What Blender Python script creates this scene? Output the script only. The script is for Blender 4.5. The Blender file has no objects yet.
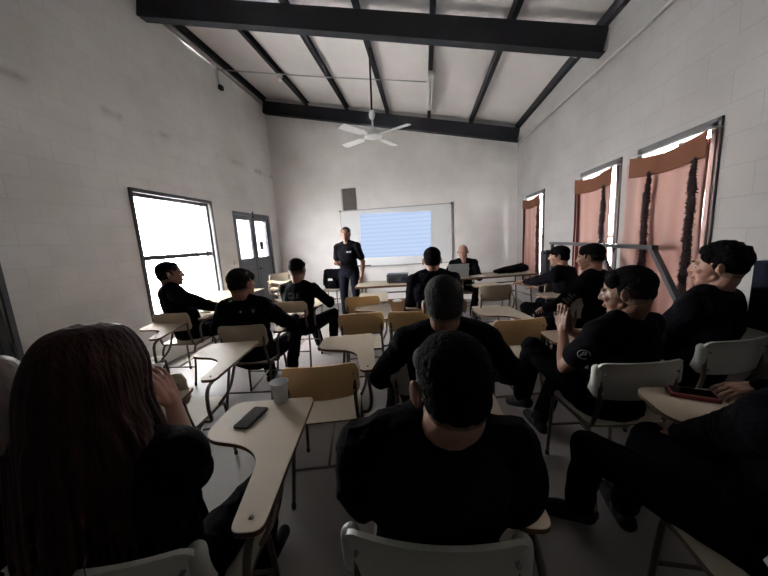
import bpy, bmesh, math, random
from mathutils import Vector, Matrix, noise
random.seed(7)
C = bpy.context.scene.collection
PI = math.pi
V = Vector
def R(d): return math.radians(d)

# ------------------------------------------------------------------ materials
def mat(name, col, rough=.6, metal=0., bump=0., bscale=30., var=0., vscale=8., spec=.5, sheen=0., coords='Object'):
    m = bpy.data.materials.new(name); m.use_nodes = True
    nt = m.node_tree; b = nt.nodes['Principled BSDF']
    b.inputs['Base Color'].default_value = (*col, 1); b.inputs['Roughness'].default_value = rough
    b.inputs['Metallic'].default_value = metal; b.inputs['Specular IOR Level'].default_value = spec
    if sheen: b.inputs['Sheen Weight'].default_value = sheen
    tc = nt.nodes.new('ShaderNodeTexCoord')
    if var:
        n = nt.nodes.new('ShaderNodeTexNoise'); n.inputs['Scale'].default_value = vscale; n.inputs['Detail'].default_value = 5
        nt.links.new(tc.outputs[coords], n.inputs['Vector'])
        mx = nt.nodes.new('ShaderNodeMix'); mx.data_type = 'RGBA'
        mx.inputs[6].default_value = (*[c*(1-var) for c in col], 1); mx.inputs[7].default_value = (*[min(1, c*(1+var)) for c in col], 1)
        nt.links.new(n.outputs['Fac'], mx.inputs[0]); nt.links.new(mx.outputs[2], b.inputs['Base Color'])
    if bump:
        n2 = nt.nodes.new('ShaderNodeTexNoise'); n2.inputs['Scale'].default_value = bscale; n2.inputs['Detail'].default_value = 4
        nt.links.new(tc.outputs[coords], n2.inputs['Vector'])
        bp = nt.nodes.new('ShaderNodeBump'); bp.inputs['Strength'].default_value = bump; bp.inputs['Distance'].default_value = .02
        nt.links.new(n2.outputs['Fac'], bp.inputs['Height']); nt.links.new(bp.outputs['Normal'], b.inputs['Normal'])
    return m

def wall_mat(name, axis, base):
    m = bpy.data.materials.new(name); m.use_nodes = True
    nt = m.node_tree; b = nt.nodes['Principled BSDF']; L = nt.links.new; N = nt.nodes.new
    b.inputs['Roughness'].default_value = .75; b.inputs['Specular IOR Level'].default_value = .25
    tc = N('ShaderNodeTexCoord'); sp = N('ShaderNodeSeparateXYZ'); L(tc.outputs['Object'], sp.inputs[0])
    cb = N('ShaderNodeCombineXYZ'); L(sp.outputs[axis], cb.inputs[0]); L(sp.outputs[2], cb.inputs[1])
    br = N('ShaderNodeTexBrick'); L(cb.outputs[0], br.inputs['Vector'])
    br.inputs['Scale'].default_value = 1; br.inputs['Brick Width'].default_value = .4; br.inputs['Row Height'].default_value = .2
    br.inputs['Mortar Size'].default_value = .006; br.inputs['Mortar Smooth'].default_value = .6
    br.inputs['Color1'].default_value = (*base, 1); br.inputs['Color2'].default_value = (*[c*.96 for c in base], 1)
    br.inputs['Mortar'].default_value = (*[c*(.97 if name.endswith('back') else .90) for c in base], 1)
    n = N('ShaderNodeTexNoise'); n.inputs['Scale'].default_value = 1.3; n.inputs['Detail'].default_value = 6; L(tc.outputs['Object'], n.inputs['Vector'])
    rp = N('ShaderNodeValToRGB'); rp.color_ramp.elements[0].position = .3; rp.color_ramp.elements[0].color = (.86, .85, .83, 1)
    rp.color_ramp.elements[1].position = .6; rp.color_ramp.elements[1].color = (1, 1, 1, 1); L(n.outputs['Fac'], rp.inputs[0])
    mx = N('ShaderNodeMix'); mx.data_type = 'RGBA'; mx.blend_type = 'MULTIPLY'; mx.inputs[0].default_value = 1
    L(br.outputs['Color'], mx.inputs[6]); L(rp.outputs[0], mx.inputs[7])
    out = mx.outputs[2]
    if axis == 1 and name.endswith('left'):
        # an old grimy streak that runs along one block course
        d = N('ShaderNodeMath'); d.operation = 'SUBTRACT'; L(sp.outputs[2], d.inputs[0]); d.inputs[1].default_value = 3.08
        a = N('ShaderNodeMath'); a.operation = 'ABSOLUTE'; L(d.outputs[0], a.inputs[0])
        s = N('ShaderNodeMapRange'); L(a.outputs[0], s.inputs[0]); s.inputs[1].default_value = .0; s.inputs[2].default_value = .07; s.inputs[3].default_value = 1; s.inputs[4].default_value = 0
        n3 = N('ShaderNodeTexNoise'); n3.inputs['Scale'].default_value = 3.0; n3.inputs['Detail'].default_value = 6; L(tc.outputs['Object'], n3.inputs['Vector'])
        r3 = N('ShaderNodeMapRange'); L(n3.outputs['Fac'], r3.inputs[0]); r3.inputs[1].default_value = .47; r3.inputs[2].default_value = .80
        t = N('ShaderNodeMath'); t.operation = 'MULTIPLY'; L(s.outputs[0], t.inputs[0]); L(r3.outputs[0], t.inputs[1])
        m3 = N('ShaderNodeMix'); m3.data_type = 'RGBA'; L(t.outputs[0], m3.inputs[0]); L(out, m3.inputs[6]); m3.inputs[7].default_value = (.22, .21, .18, 1); out = m3.outputs[2]
    L(out, b.inputs['Base Color'])
    bp = N('ShaderNodeBump'); bp.inputs['Strength'].default_value = .1 if name.endswith('back') else .3; bp.inputs['Distance'].default_value = .003
    n2 = N('ShaderNodeTexNoise'); n2.inputs['Scale'].default_value = 60; L(tc.outputs['Object'], n2.inputs['Vector'])
    ma = N('ShaderNodeMath'); ma.operation = 'MULTIPLY_ADD'; L(n2.outputs['Fac'], ma.inputs[0]); ma.inputs[1].default_value = .4
    iv = N('ShaderNodeMath'); iv.operation = 'SUBTRACT'; iv.inputs[0].default_value = 1; L(br.outputs['Fac'], iv.inputs[1]); L(iv.outputs[0], ma.inputs[2])
    L(ma.outputs[0], bp.inputs['Height']); L(bp.outputs['Normal'], b.inputs['Normal'])
    return m

def glass_mat(name, tint=(.95, .97, .98)):
    m = bpy.data.materials.new(name); m.use_nodes = True; nt = m.node_tree; nt.nodes.clear()
    o = nt.nodes.new('ShaderNodeOutputMaterial'); t = nt.nodes.new('ShaderNodeBsdfTransparent'); t.inputs[0].default_value = (*tint, 1)
    g = nt.nodes.new('ShaderNodeBsdfGlossy'); g.inputs['Roughness'].default_value = .02
    x = nt.nodes.new('ShaderNodeMixShader'); x.inputs[0].default_value = .06
    nt.links.new(t.outputs[0], x.inputs[1]); nt.links.new(g.outputs[0], x.inputs[2]); nt.links.new(x.outputs[0], o.inputs[0])
    return m

def sheer_mat(name, col, tl=.55, tr=.1):
    m = bpy.data.materials.new(name); m.use_nodes = True; nt = m.node_tree; nt.nodes.clear(); N = nt.nodes.new; L = nt.links.new
    o = N('ShaderNodeOutputMaterial'); d = N('ShaderNodeBsdfDiffuse'); t = N('ShaderNodeBsdfTranslucent'); p = N('ShaderNodeBsdfTransparent')
    for n in (d, t): n.inputs[0].default_value = (*col, 1)
    p.inputs[0].default_value = (*[min(1, c*1.15) for c in col], 1)
    a = N('ShaderNodeMixShader'); a.inputs[0].default_value = tl; b = N('ShaderNodeMixShader'); b.inputs[0].default_value = tr
    L(d.outputs[0], a.inputs[1]); L(t.outputs[0], a.inputs[2]); L(a.outputs[0], b.inputs[1]); L(p.outputs[0], b.inputs[2]); L(b.outputs[0], o.inputs[0])
    return m

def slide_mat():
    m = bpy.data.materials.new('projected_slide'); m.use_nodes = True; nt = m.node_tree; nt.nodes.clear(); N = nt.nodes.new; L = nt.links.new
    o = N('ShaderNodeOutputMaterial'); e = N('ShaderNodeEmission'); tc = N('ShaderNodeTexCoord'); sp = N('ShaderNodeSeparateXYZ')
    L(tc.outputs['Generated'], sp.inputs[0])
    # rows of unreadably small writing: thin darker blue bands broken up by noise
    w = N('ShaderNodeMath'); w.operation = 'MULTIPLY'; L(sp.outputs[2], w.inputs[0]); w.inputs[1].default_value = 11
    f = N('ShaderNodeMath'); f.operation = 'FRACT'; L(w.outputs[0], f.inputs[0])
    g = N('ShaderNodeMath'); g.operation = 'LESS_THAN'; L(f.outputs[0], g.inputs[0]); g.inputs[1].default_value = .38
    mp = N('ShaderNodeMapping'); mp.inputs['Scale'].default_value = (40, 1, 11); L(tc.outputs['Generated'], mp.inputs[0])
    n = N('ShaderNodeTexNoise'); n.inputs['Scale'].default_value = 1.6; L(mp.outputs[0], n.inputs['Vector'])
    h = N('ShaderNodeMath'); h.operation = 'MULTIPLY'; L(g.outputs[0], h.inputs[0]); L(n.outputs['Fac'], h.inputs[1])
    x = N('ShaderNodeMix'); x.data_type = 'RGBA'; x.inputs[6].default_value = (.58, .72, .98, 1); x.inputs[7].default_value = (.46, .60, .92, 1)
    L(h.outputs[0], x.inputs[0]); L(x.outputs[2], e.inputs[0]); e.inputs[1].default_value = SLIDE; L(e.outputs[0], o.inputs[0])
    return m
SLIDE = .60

M = {}
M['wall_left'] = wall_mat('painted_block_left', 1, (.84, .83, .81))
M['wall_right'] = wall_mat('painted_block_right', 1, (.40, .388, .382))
M['wall_back'] = wall_mat('painted_block_back', 0, (.87, .845, .835))
M['wall_dim'] = mat('rear_wall_toned_for_bounce', (.34, .33, .32), .8)  # unseen rear wall, its tone set to steer bounced light
M['floor'] = mat('worn_concrete_floor', (.24, .216, .21), .5, var=.2, vscale=1.8, bump=.05, bscale=25, spec=.4)
M['roof'] = mat('foil_backed_roof_sheet', (.84, .80, .78), .45, var=.08, vscale=2.5, bump=.25, bscale=3)
M['steel'] = mat('dark_painted_steel', (.009, .009, .013), .55, spec=.25)
M['steel_rust'] = mat('grey_painted_steel', (.06, .062, .068), .55, var=.15)
M['door'] = mat('grey_door_paint', (.115, .125, .14), .45, var=.1)
M['frame'] = mat('dark_window_frame', (.075, .075, .08), .5)
M['conduit'] = mat('grey_conduit', (.45, .45, .43), .5)
M['white_plastic'] = mat('white_plastic', (.72, .71, .68), .4)
M['cup'] = mat('white_cup_plastic', (.8, .8, .82), .45)
M['white_enamel'] = mat('white_enamel', (.82, .82, .8), .35)
M['board'] = mat('whiteboard_surface', (.76, .77, .78), .25)
M['alu'] = mat('aluminium', (.42, .42, .43), .4, .7)
M['cream'] = mat('cream_laminate', (.48, .405, .31), .6, spec=.3, var=.05, vscale=6)
M['shell_white'] = mat('off_white_plastic_shell', (.50, .50, .45), .45, var=.07, vscale=6)
M['yellow'] = mat('yellowed_plywood_laminate', (.80, .53, .25), .42, var=.1, vscale=7)
M['seat'] = mat('cream_seat_laminate', (.50, .45, .36), .6, spec=.3, var=.06)
M['edge'] = mat('brown_laminate_edge', (.13, .055, .03), .6)
M['tube'] = mat('brown_grey_tube_paint', (.11, .085, .07), .4, .2)
M['rubber'] = mat('black_rubber', (.015, .015, .015), .8)
M['screw'] = mat('steel_screw', (.25, .24, .22), .35, .9)
M['black'] = mat('black_plastic', (.012, .012, .014), .45)
M['screen'] = mat('black_phone_glass', (.004, .004, .006), .12)
M['grey_plastic'] = mat('charcoal_projector_plastic', (.05, .055, .065), .4)
M['lens'] = mat('lens_glass', (.02, .03, .06), .08)
M['laptop'] = mat('silver_laptop', (.42, .44, .45), .4, .3)
M['red'] = mat('dark_red_case', (.20, .02, .025), .4)
M['paper'] = mat('paper', (.8, .8, .78), .8)
M['card'] = mat('brown_cardboard', (.30, .16, .07), .85, var=.12)
M['navy'] = mat('navy_cabinet_paint', (.008, .010, .020), .8, spec=.1)
M['mesh_black'] = mat('speaker_grille', (.01, .01, .012), .8)
M['cloth'] = mat('black_uniform_cloth', (.0046, .0042, .0062), .95, bump=.3, bscale=90, spec=.05)
M['cloth2'] = mat('black_knit_cloth', (.0050, .0044, .0060), .95, bump=.3, bscale=60, spec=.05)
M['cloth_navy'] = mat('navy_uniform_cloth', (.006, .0065, .011), .95, bump=.3, bscale=80, spec=.05)
M['jeans'] = mat('dark_blue_denim', (.018, .026, .045), .9, bump=.3, bscale=120, spec=.2)
M['trouser'] = mat('black_trouser_cloth', (.0040, .0038, .0058), .95, bump=.3, bscale=90, spec=.05)
M['boot'] = mat('black_boot_leather', (.007, .007, .0075), .55, bump=.1, bscale=40, spec=.2)
M['print'] = mat('white_print', (.55, .55, .56), .8)
M['print_dim'] = mat('faded_grey_print', (.07, .07, .08), .9)
def skin(n, c):
    m = mat(n, c, .5, var=.08, vscale=14, bump=.05, bscale=120); b = m.node_tree.nodes['Principled BSDF']
    b.inputs['Subsurface Weight'].default_value = .12; b.inputs['Subsurface Radius'].default_value = (.02, .007, .004); b.inputs['Subsurface Scale'].default_value = .3
    return m
M['skin'] = skin('tan_skin', (.30, .155, .105)); M['skin_light'] = skin('light_skin', (.38, .205, .15)); M['skin_dark'] = skin('olive_skin', (.20, .10, .065))
M['lip'] = mat('lip', (.30, .10, .08), .45); M['eye'] = mat('eye_white', (.6, .58, .55), .2); M['iris'] = mat('iris', (.02, .012, .01), .15)
M['hair'] = mat('black_short_hair', (.0055, .0045, .0045), .85, bump=.5, bscale=160, spec=.08)
M['hair_grey'] = mat('grizzled_short_hair', (.05, .046, .045), .8, bump=.5, bscale=170, var=.5, vscale=90, spec=.1)
M['fade'] = mat('close_clipped_stubble', (.085, .05, .038), .8, bump=.5, bscale=260, var=.25, vscale=120)
def grad(m, lo, hi, a=.12, b=.62):
    nt = m.node_tree; N = nt.nodes.new; L = nt.links.new; tc = N('ShaderNodeTexCoord'); sp = N('ShaderNodeSeparateXYZ'); L(tc.outputs['Generated'], sp.inputs[0])
    mr = N('ShaderNodeMapRange'); L(sp.outputs[2], mr.inputs[0]); mr.inputs[1].default_value = a; mr.inputs[2].default_value = b; mr.interpolation_type = 'SMOOTHSTEP'
    x = N('ShaderNodeMix'); x.data_type = 'RGBA'; x.inputs[6].default_value = (*lo, 1); x.inputs[7].default_value = (*hi, 1); L(mr.outputs[0], x.inputs[0]); L(x.outputs[2], nt.nodes['Principled BSDF'].inputs['Base Color'])
grad(M['fade'], (.30, .165, .115), (.007, .0055, .0055), .0, .50)
M['stubble_grey'] = mat('grey_clipped_stubble', (.17, .13, .11), .8, bump=.4, bscale=260, var=.25, vscale=120)
def strand_mat(n, c1, c2, sc=70):
    m = mat(n, c1, .55, spec=.10); nt = m.node_tree; N = nt.nodes.new; L = nt.links.new; b = nt.nodes['Principled BSDF']
    tc = N('ShaderNodeTexCoord'); mp = N('ShaderNodeMapping'); mp.inputs['Scale'].default_value = (sc, sc, 3.0); L(tc.outputs['Object'], mp.inputs[0])
    n1 = N('ShaderNodeTexNoise'); n1.inputs['Scale'].default_value = 1.5; n1.inputs['Detail'].default_value = 4; L(mp.outputs[0], n1.inputs['Vector'])
    x = N('ShaderNodeMix'); x.data_type = 'RGBA'; x.inputs[6].default_value = (*c1, 1); x.inputs[7].default_value = (*c2, 1); L(n1.outputs['Fac'], x.inputs[0]); L(x.outputs[2], b.inputs['Base Color'])
    bp = N('ShaderNodeBump'); bp.inputs['Strength'].default_value = .7; bp.inputs['Distance'].default_value = .006; L(n1.outputs['Fac'], bp.inputs['Height']); L(bp.outputs[0], b.inputs['Normal'])
    return m
grad(M['stubble_grey'], (.26, .16, .12), (.045, .040, .038), .0, .50)
M['hair_long'] = strand_mat('long_dark_brown_hair', (.008, .0030, .0030), (.036, .010, .007))
M['hair_old'] = strand_mat('greying_brown_hair', (.02, .015, .014), (.13, .10, .09), 30)
M['glass'] = glass_mat('window_glass'); M['dimming_glass'] = glass_mat('daylight_dimming_door_glass', (.33, .33, .34))  # door glass is darkened to cut the daylight hitting the back wall
M['curtain'] = sheer_mat('salmon_curtain_cloth', (.44, .29, .26), .12, .0)
M['valance'] = sheer_mat('brown_valance_cloth', (.16, .07, .045), .05, .0)
M['curtain_brown'] = sheer_mat('maroon_curtain_cloth', (.07, .022, .02), .05, .0)
M['tinsel'] = mat('maroon_tinsel', (.035, .012, .014), .7, bump=1, bscale=120)
M['concrete_out'] = mat('outdoor_concrete', (.6, .6, .58), .9)
M['out_wall'] = mat('outdoor_rendered_wall', (.75, .75, .74), .9)
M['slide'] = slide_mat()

# ------------------------------------------------------------------ mesh helpers
class MB:
    def __init__(s): s.v = []; s.f = []; s.m = []
    def add(s, vs, fs, mi=0):
        o = len(s.v); s.v += [V(p) for p in vs]; s.f += [tuple(i+o for i in f) for f in fs]; s.m += [mi]*len(fs); return s
    def box(s, c, d, rot=None, mi=0):
        c = V(c); vs = []
        for z in (-1, 1):
            for y in (-1, 1):
                for x in (-1, 1):
                    p = V((x*d[0]/2, y*d[1]/2, z*d[2]/2)); vs.append(c+((rot@p) if rot else p))
        return s.add(vs, [(0, 2, 3, 1), (4, 5, 7, 6), (0, 1, 5, 4), (2, 6, 7, 3), (0, 4, 6, 2), (1, 3, 7, 5)], mi)
    def cap(s, a, b, ra, rb=None, n=14, k=4, mi=0):      # tapered capsule
        a = V(a); b = V(b); rb = ra if rb is None else rb
        d = b-a; l = d.length; d = d.normalized() if l > 1e-6 else V((0, 0, 1))
        q = d.to_track_quat('Z', 'Y'); prof = []
        for i in range(k): t = PI/2*i/k; prof.append((ra*math.sin(t) if i else 0, -ra*math.cos(t)))
        prof += [(ra, 0), (rb, l)]
        for i in range(1, k+1): t = PI/2*i/k; prof.append((rb*math.cos(t) if i < k else 0, l+rb*math.sin(t)))
        return s.lathe(prof, n, Matrix.Translation(a)@q.to_matrix().to_4x4(), mi)
    def lathe(s, prof, n=20, mx=None, mi=0):
        vs = []; rings = []
        for r, z in prof:
            if r < 1e-7: rings.append([len(vs)]); vs.append(V((0, 0, z)))
            else:
                rings.append(list(range(len(vs), len(vs)+n)))
                vs += [V((r*math.cos(2*PI*i/n), r*math.sin(2*PI*i/n), z)) for i in range(n)]
        fs = []
        for A, B in zip(rings, rings[1:]):
            if len(A) == 1 and len(B) == 1: continue
            for i in range(n):
                j = (i+1) % n
                if len(A) == 1: fs.append((A[0], B[j], B[i]))
                elif len(B) == 1: fs.append((A[i], A[j], B[0]))
                else: fs.append((A[i], A[j], B[j], B[i]))
        if mx: vs = [mx@p for p in vs]
        return s.add(vs, fs, mi)
    def ell(s, c, r, rot=None, n=20, k=12, mi=0):
        prof = [(math.sin(PI*i/k) if 0 < i < k else 0, -math.cos(PI*i/k)) for i in range(k+1)]
        mx = Matrix.Translation(V(c))@(rot.to_4x4() if rot else Matrix())@Matrix.Diagonal((r[0], r[1], r[2], 1))
        return s.lathe(prof, n, mx, mi)
    def tube(s, pts, r, n=10, mi=0, closed=False):
        pts = [V(p) for p in pts]; rs = r if isinstance(r, (list, tuple)) else [r]*len(pts)
        vs = []; up = None
        for i, p in enumerate(pts):
            a = pts[max(0, i-1)]; b = pts[min(len(pts)-1, i+1)]; t = (b-a).normalized()
            if up is None: up = V((0, 0, 1)) if abs(t.z) < .9 else V((0, 1, 0))
            x = t.cross(up).normalized(); up = x.cross(t).normalized()
            for j in range(n):
                an = 2*PI*j/n; vs.append(p+(x*math.cos(an)+up*math.sin(an))*rs[i])
        fs = [(i*n+j, i*n+(j+1) % n, (i+1)*n+(j+1) % n, (i+1)*n+j) for i in range(len(pts)-1) for j in range(n)]
        fs.append(tuple(range(n-1, -1, -1))); fs.append(tuple((len(pts)-1)*n+j for j in range(n)))
        return s.add(vs, fs, mi)
    def prism(s, outline, z0, z1, mx=None, mi=0, side=None):
        n = len(outline); vs = [V((x, y, z0)) for x, y in outline]+[V((x, y, z1)) for x, y in outline]
        if mx: vs = [mx@p for p in vs]
        s.add(vs, [tuple(range(n-1, -1, -1)), tuple(range(n, 2*n))], mi)
        o = len(s.v)-2*n
        for i in range(n): s.f.append((o+i, o+(i+1) % n, o+n+(i+1) % n, o+n+i)); s.m.append(mi if side is None else side)
        return s
    def build(s, name, mats, parent=None, smooth=False, bevel=0, auto=False):
        me = bpy.data.meshes.new(name); me.from_pydata(s.v, [], s.f); 
        if not isinstance(mats, (list, tuple)): mats = [mats]
        for m_ in mats: me.materials.append(m_)
        me.polygons.foreach_set('material_index', s.m)
        bm = bmesh.new(); bm.from_mesh(me); bmesh.ops.recalc_face_normals(bm, faces=bm.faces)
        if bevel:
            es = [e for e in bm.edges if len(e.link_faces) == 2 and e.calc_face_angle() > R(40)]
            bmesh.ops.bevel(bm, geom=es, offset=bevel, segments=2, profile=.6, affect='EDGES', clamp_overlap=True)
        bm.to_mesh(me); bm.free()
        if smooth: me.shade_smooth()
        if auto:
            me.shade_smooth(); me.set_sharp_from_angle(angle=R(38))
        o = bpy.data.objects.new(name, me); C.objects.link(o)
        if parent: o.parent = parent
        return o

def smoothpath(pts, n=6):
    pts = [V(p) for p in pts]; out = []
    P = [pts[0]*2-pts[1]]+pts+[pts[-1]*2-pts[-2]]
    for i in range(1, len(P)-2):
        for k in range(n):
            t = k/n; a, b, c, d = P[i-1:i+3]
            out.append(.5*((2*b)+(c-a)*t+(2*a-5*b+4*c-d)*t*t+(3*b-a-3*c+d)*t**3))
    out.append(pts[-1]); return out
def rounded(pts, rad, seg=5):
    out = []; n = len(pts)
    for i in range(n):
        p = V(pts[i]).to_2d(); a = V(pts[i-1]).to_2d(); b = V(pts[(i+1) % n]).to_2d()
        r = rad[i] if isinstance(rad, (list, tuple)) else rad
        r = min(r, (a-p).length*.49, (b-p).length*.49)
        s0 = p+(a-p).normalized()*r; s1 = p+(b-p).normalized()*r
        for k in range(seg+1):
            t = k/seg; q = s0*(1-t)**2+p*2*t*(1-t)+s1*t*t; out.append((q.x, q.y))
    return out

def tag(o, label, cat, group=None, kind=None):
    o['label'] = label; o['category'] = cat
    if group: o['group'] = group
    if kind: o['kind'] = kind
    return o
def empty(name, loc, rz=0):
    o = bpy.data.objects.new(name, None); C.objects.link(o); o.location = loc; o.rotation_euler = (0, 0, rz); o.empty_display_size = .1; return o
def copy_tree(o, parent=None):
    c = o.copy(); C.objects.link(c)
    if parent: c.parent = parent
    for ch in o.children: copy_tree(ch, c)
    return c
def structure(o): o['kind'] = 'structure'; return o

def remesh(mb, name, voxel, mats, parent=None, it=4, wr=0., wscale=7., wdir=None, seed=0, keep=None):
    """voxel-union the primitives of mb into one continuous smooth skin"""
    me = bpy.data.meshes.new('tmp'); me.from_pydata(mb.v, [], mb.f)
    bm = bmesh.new(); bm.from_mesh(me); bmesh.ops.recalc_face_normals(bm, faces=bm.faces); bm.to_mesh(me); bm.free()
    o = bpy.data.objects.new('tmp', me); C.objects.link(o)
    r = o.modifiers.new('r', 'REMESH'); r.mode = 'VOXEL'; r.voxel_size = voxel; r.adaptivity = 0
    if it: s = o.modifiers.new('s', 'SMOOTH'); s.factor = .5; s.iterations = it
    dg = bpy.context.evaluated_depsgraph_get(); new = bpy.data.meshes.new_from_object(o.evaluated_get(dg)); new.name = name
    bpy.data.objects.remove(o); bpy.data.meshes.remove(me)
    if wr:
        nv = len(new.vertices); off = V((seed*3.1, seed*1.7, seed)); cs = [v_.co.copy() for v_ in new.vertices]; ns = [v_.normal.copy() for v_ in new.vertices]; out = []
        for p, nn in zip(cs, ns):
            q = V((p.x*wscale, p.y*wscale, p.z*wscale*.8))+off
            w = noise.noise(q+V((0, 0, 2*noise.noise(q*.6)))); w = 1-2*abs(w)*1.6
            out += list(p+nn*wr*(w-.35))
        new.vertices.foreach_set('co', out); new.update()
    new.materials.clear()
    for m_ in (mats if isinstance(mats, list) else [mats]): new.materials.append(m_)
    new.shade_smooth()
    ob = bpy.data.objects.new(name, new); C.objects.link(ob)
    if parent: ob.parent = parent
    return ob

# ------------------------------------------------------------------ camera
yw, pt, rl = R(8.148), R(9.062), R(3.447)
fw = V((-math.sin(yw)*math.cos(pt), math.cos(yw)*math.cos(pt), -math.sin(pt))); rt = V((math.cos(yw), math.sin(yw), 0)); up = rt.cross(fw)
R2 = rt*math.cos(rl)-up*math.sin(rl); U2 = rt*math.sin(rl)+up*math.cos(rl)
cam = bpy.data.cameras.new('camera'); cam.sensor_width = 36; cam.lens = 299.8/768*36; cam.clip_start = .02
co = bpy.data.objects.new('camera', cam); C.objects.link(co)
mw = Matrix((( R2.x, U2.x, -fw.x, 0), (R2.y, U2.y, -fw.y, 0), (R2.z, U2.z, -fw.z, 1.46), (0, 0, 0, 1))); co.matrix_world = mw
bpy.context.scene.camera = co

# ------------------------------------------------------------------ room
XL, XR, YB, YF, T = -3.50, 2.007, 7.0, -4.0, .18
zroof = lambda x: 4.80-.2087*(x+3.502)
def side_wall(name, xin, sgn, ztop, holes, m):
    ys = sorted({YF, YB}|{h[0] for h in holes}|{h[1] for h in holes}); mb = MB()
    for a, b in zip(ys, ys[1:]):
        hs = [h for h in holes if h[0] <= a and h[1] >= b]
        spans = [(0, ztop)] if not hs else [(0, hs[0][2]), (hs[0][3], ztop)]
        for z0, z1 in spans:
            if z1-z0 > .001: mb.box((xin+sgn*T/2, (a+b)/2, (z0+z1)/2), (T, b-a, z1-z0))
    return structure(mb.build(name, m))
WL = [(3.34, 4.69, .62, 2.225), (1.35, 2.0, .62, 1.55), (5.27, 6.61, 0., 2.163)]
WR = [(2.46, 3.22, .70, 2.12), (3.51, 4.27, .70, 2.12), (5.5, 6.35, .70, 2.12)]
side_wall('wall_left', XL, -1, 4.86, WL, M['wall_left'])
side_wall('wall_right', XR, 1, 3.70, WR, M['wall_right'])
mb = MB(); mx = Matrix(((1, 0, 0, 0), (0, 0, -1, 0), (0, 1, 0, 0), (0, 0, 0, 1)))
for nm, y0 in (('wall_back', YB+T), ('wall_front', YF)):
    mb = MB(); mb.prism([(XL-T, 0), (XR+T, 0), (XR+T, zroof(XR+T)+.05), (XL-T, zroof(XL-T)+.05)], 0, T, Matrix.Translation((0, y0, 0))@mx)
    structure(mb.build(nm, M['wall_back'] if nm == 'wall_back' else M['wall_dim']))
structure(MB().box(((XL+XR)/2, (YF+YB)/2, -.06), (XR-XL+2*T, YB-YF+2*T, .12)).build('floor', M['floor']))
# roof sheets that sag a little between the purlins
px = [XL+.03, -2.48, -1.581, -.708, .16, 1.023, XR-.05]
nx, ny = 72, 110; mb = MB(); vs = []
for j in range(ny+1):
    y = YF-T+(YB-YF+2*T)*j/ny
    for i in range(nx+1):
        x = XL-T+(XR-XL+2*T)*i/nx; z = zroof(x)
        k = next((q for q in range(6) if px[q] <= x <= px[q+1]), None)
        if k is not None:
            t = (x-px[k])/(px[k+1]-px[k]); sag = .035*math.sin(PI*t)*(.7+.5*noise.noise(V((k*3.3, y*.9, 0)))); sag *= .55+.45*abs(math.sin(PI*(y+.3)/1.25))
            z += sag
        vs.append((x, y, z))
fs = [(j*(nx+1)+i, j*(nx+1)+i+1, (j+1)*(nx+1)+i+1, (j+1)*(nx+1)+i) for j in range(ny) for i in range(nx)]
n0 = len(vs); vs += [(x, y, zroof(x)+.09) for x, y, z in vs]; fs += [tuple(i+n0 for i in f[::-1]) for f in fs]
per = [i for i in range(nx+1)]+[j*(nx+1)+nx for j in range(1, ny+1)]+[ny*(nx+1)+i for i in range(nx-1, -1, -1)]+[j*(nx+1) for j in range(ny-1, 0, -1)]
fs += [(per[i], per[(i+1) % len(per)], per[(i+1) % len(per)]+n0, per[i]+n0) for i in range(len(per))]
structure(mb.add(vs, fs).build('ceiling', M['roof'], smooth=True))
# purlins: structural steel of the room
TR = [0]
def trim(mb, m, **k): TR[0] += 1; return structure(mb.build('trim_%d' % TR[0], m, **k))
for x in px:
    mb = MB(); zt = zroof(x)
    mb.box((x, (YF+YB)/2, zt-.055), (.012, YB-YF, .11)); mb.box((x+.028, (YF+YB)/2, zt-.106), (.056, YB-YF, .008)); mb.box((x+.028, (YF+YB)/2, zt-.006), (.056, YB-YF, .008))
    trim(mb, M['steel'])
sl = math.atan(.2087); ry = Matrix.Rotation(sl, 3, 'Y')
for y in (3.92, 6.93, .6, -2.2):
    mb = MB(); xm = (XL+XR)/2; zc = zroof(xm)-.11; ln = (XR-XL)/math.cos(sl)-.04
    h = .24; c = V((xm, y, zc-h/2))
    mb.box(c, (ln, .012, h), ry)
    for s_ in (-1, 1): mb.box(c+V((0, 0, s_*h/2)), (ln, .12, .014), ry)
    if y > 6: mb.box(c+V((0, -.05, 0)), (ln, .012, h), ry)
    else: mb.box(c+V((0, -.055, 0)), (ln, .01, h), ry)
    trim(mb, M['steel'])
# conduits
trim(MB().tube([(XL+.03, 4.2, 4.60), (XL+.03, 6.85, 4.60)], .018).tube([(XL+.03, 5.35, 4.6), (XL+.03, 5.35, 4.30)], .012), M['conduit'], smooth=True)
trim(MB().tube([(XR-.02, -2.5, 3.10), (XR-.02, 3.0, 3.17), (XR-.02, 6.9, 3.26)], .016), M['conduit'], smooth=True)
trim(MB().tube([(XL+.04, 5.35, 4.56), (-1.6, 5.28, 4.18), (.12, 5.2, 3.86)], .009), M['conduit'], smooth=True)

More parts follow.
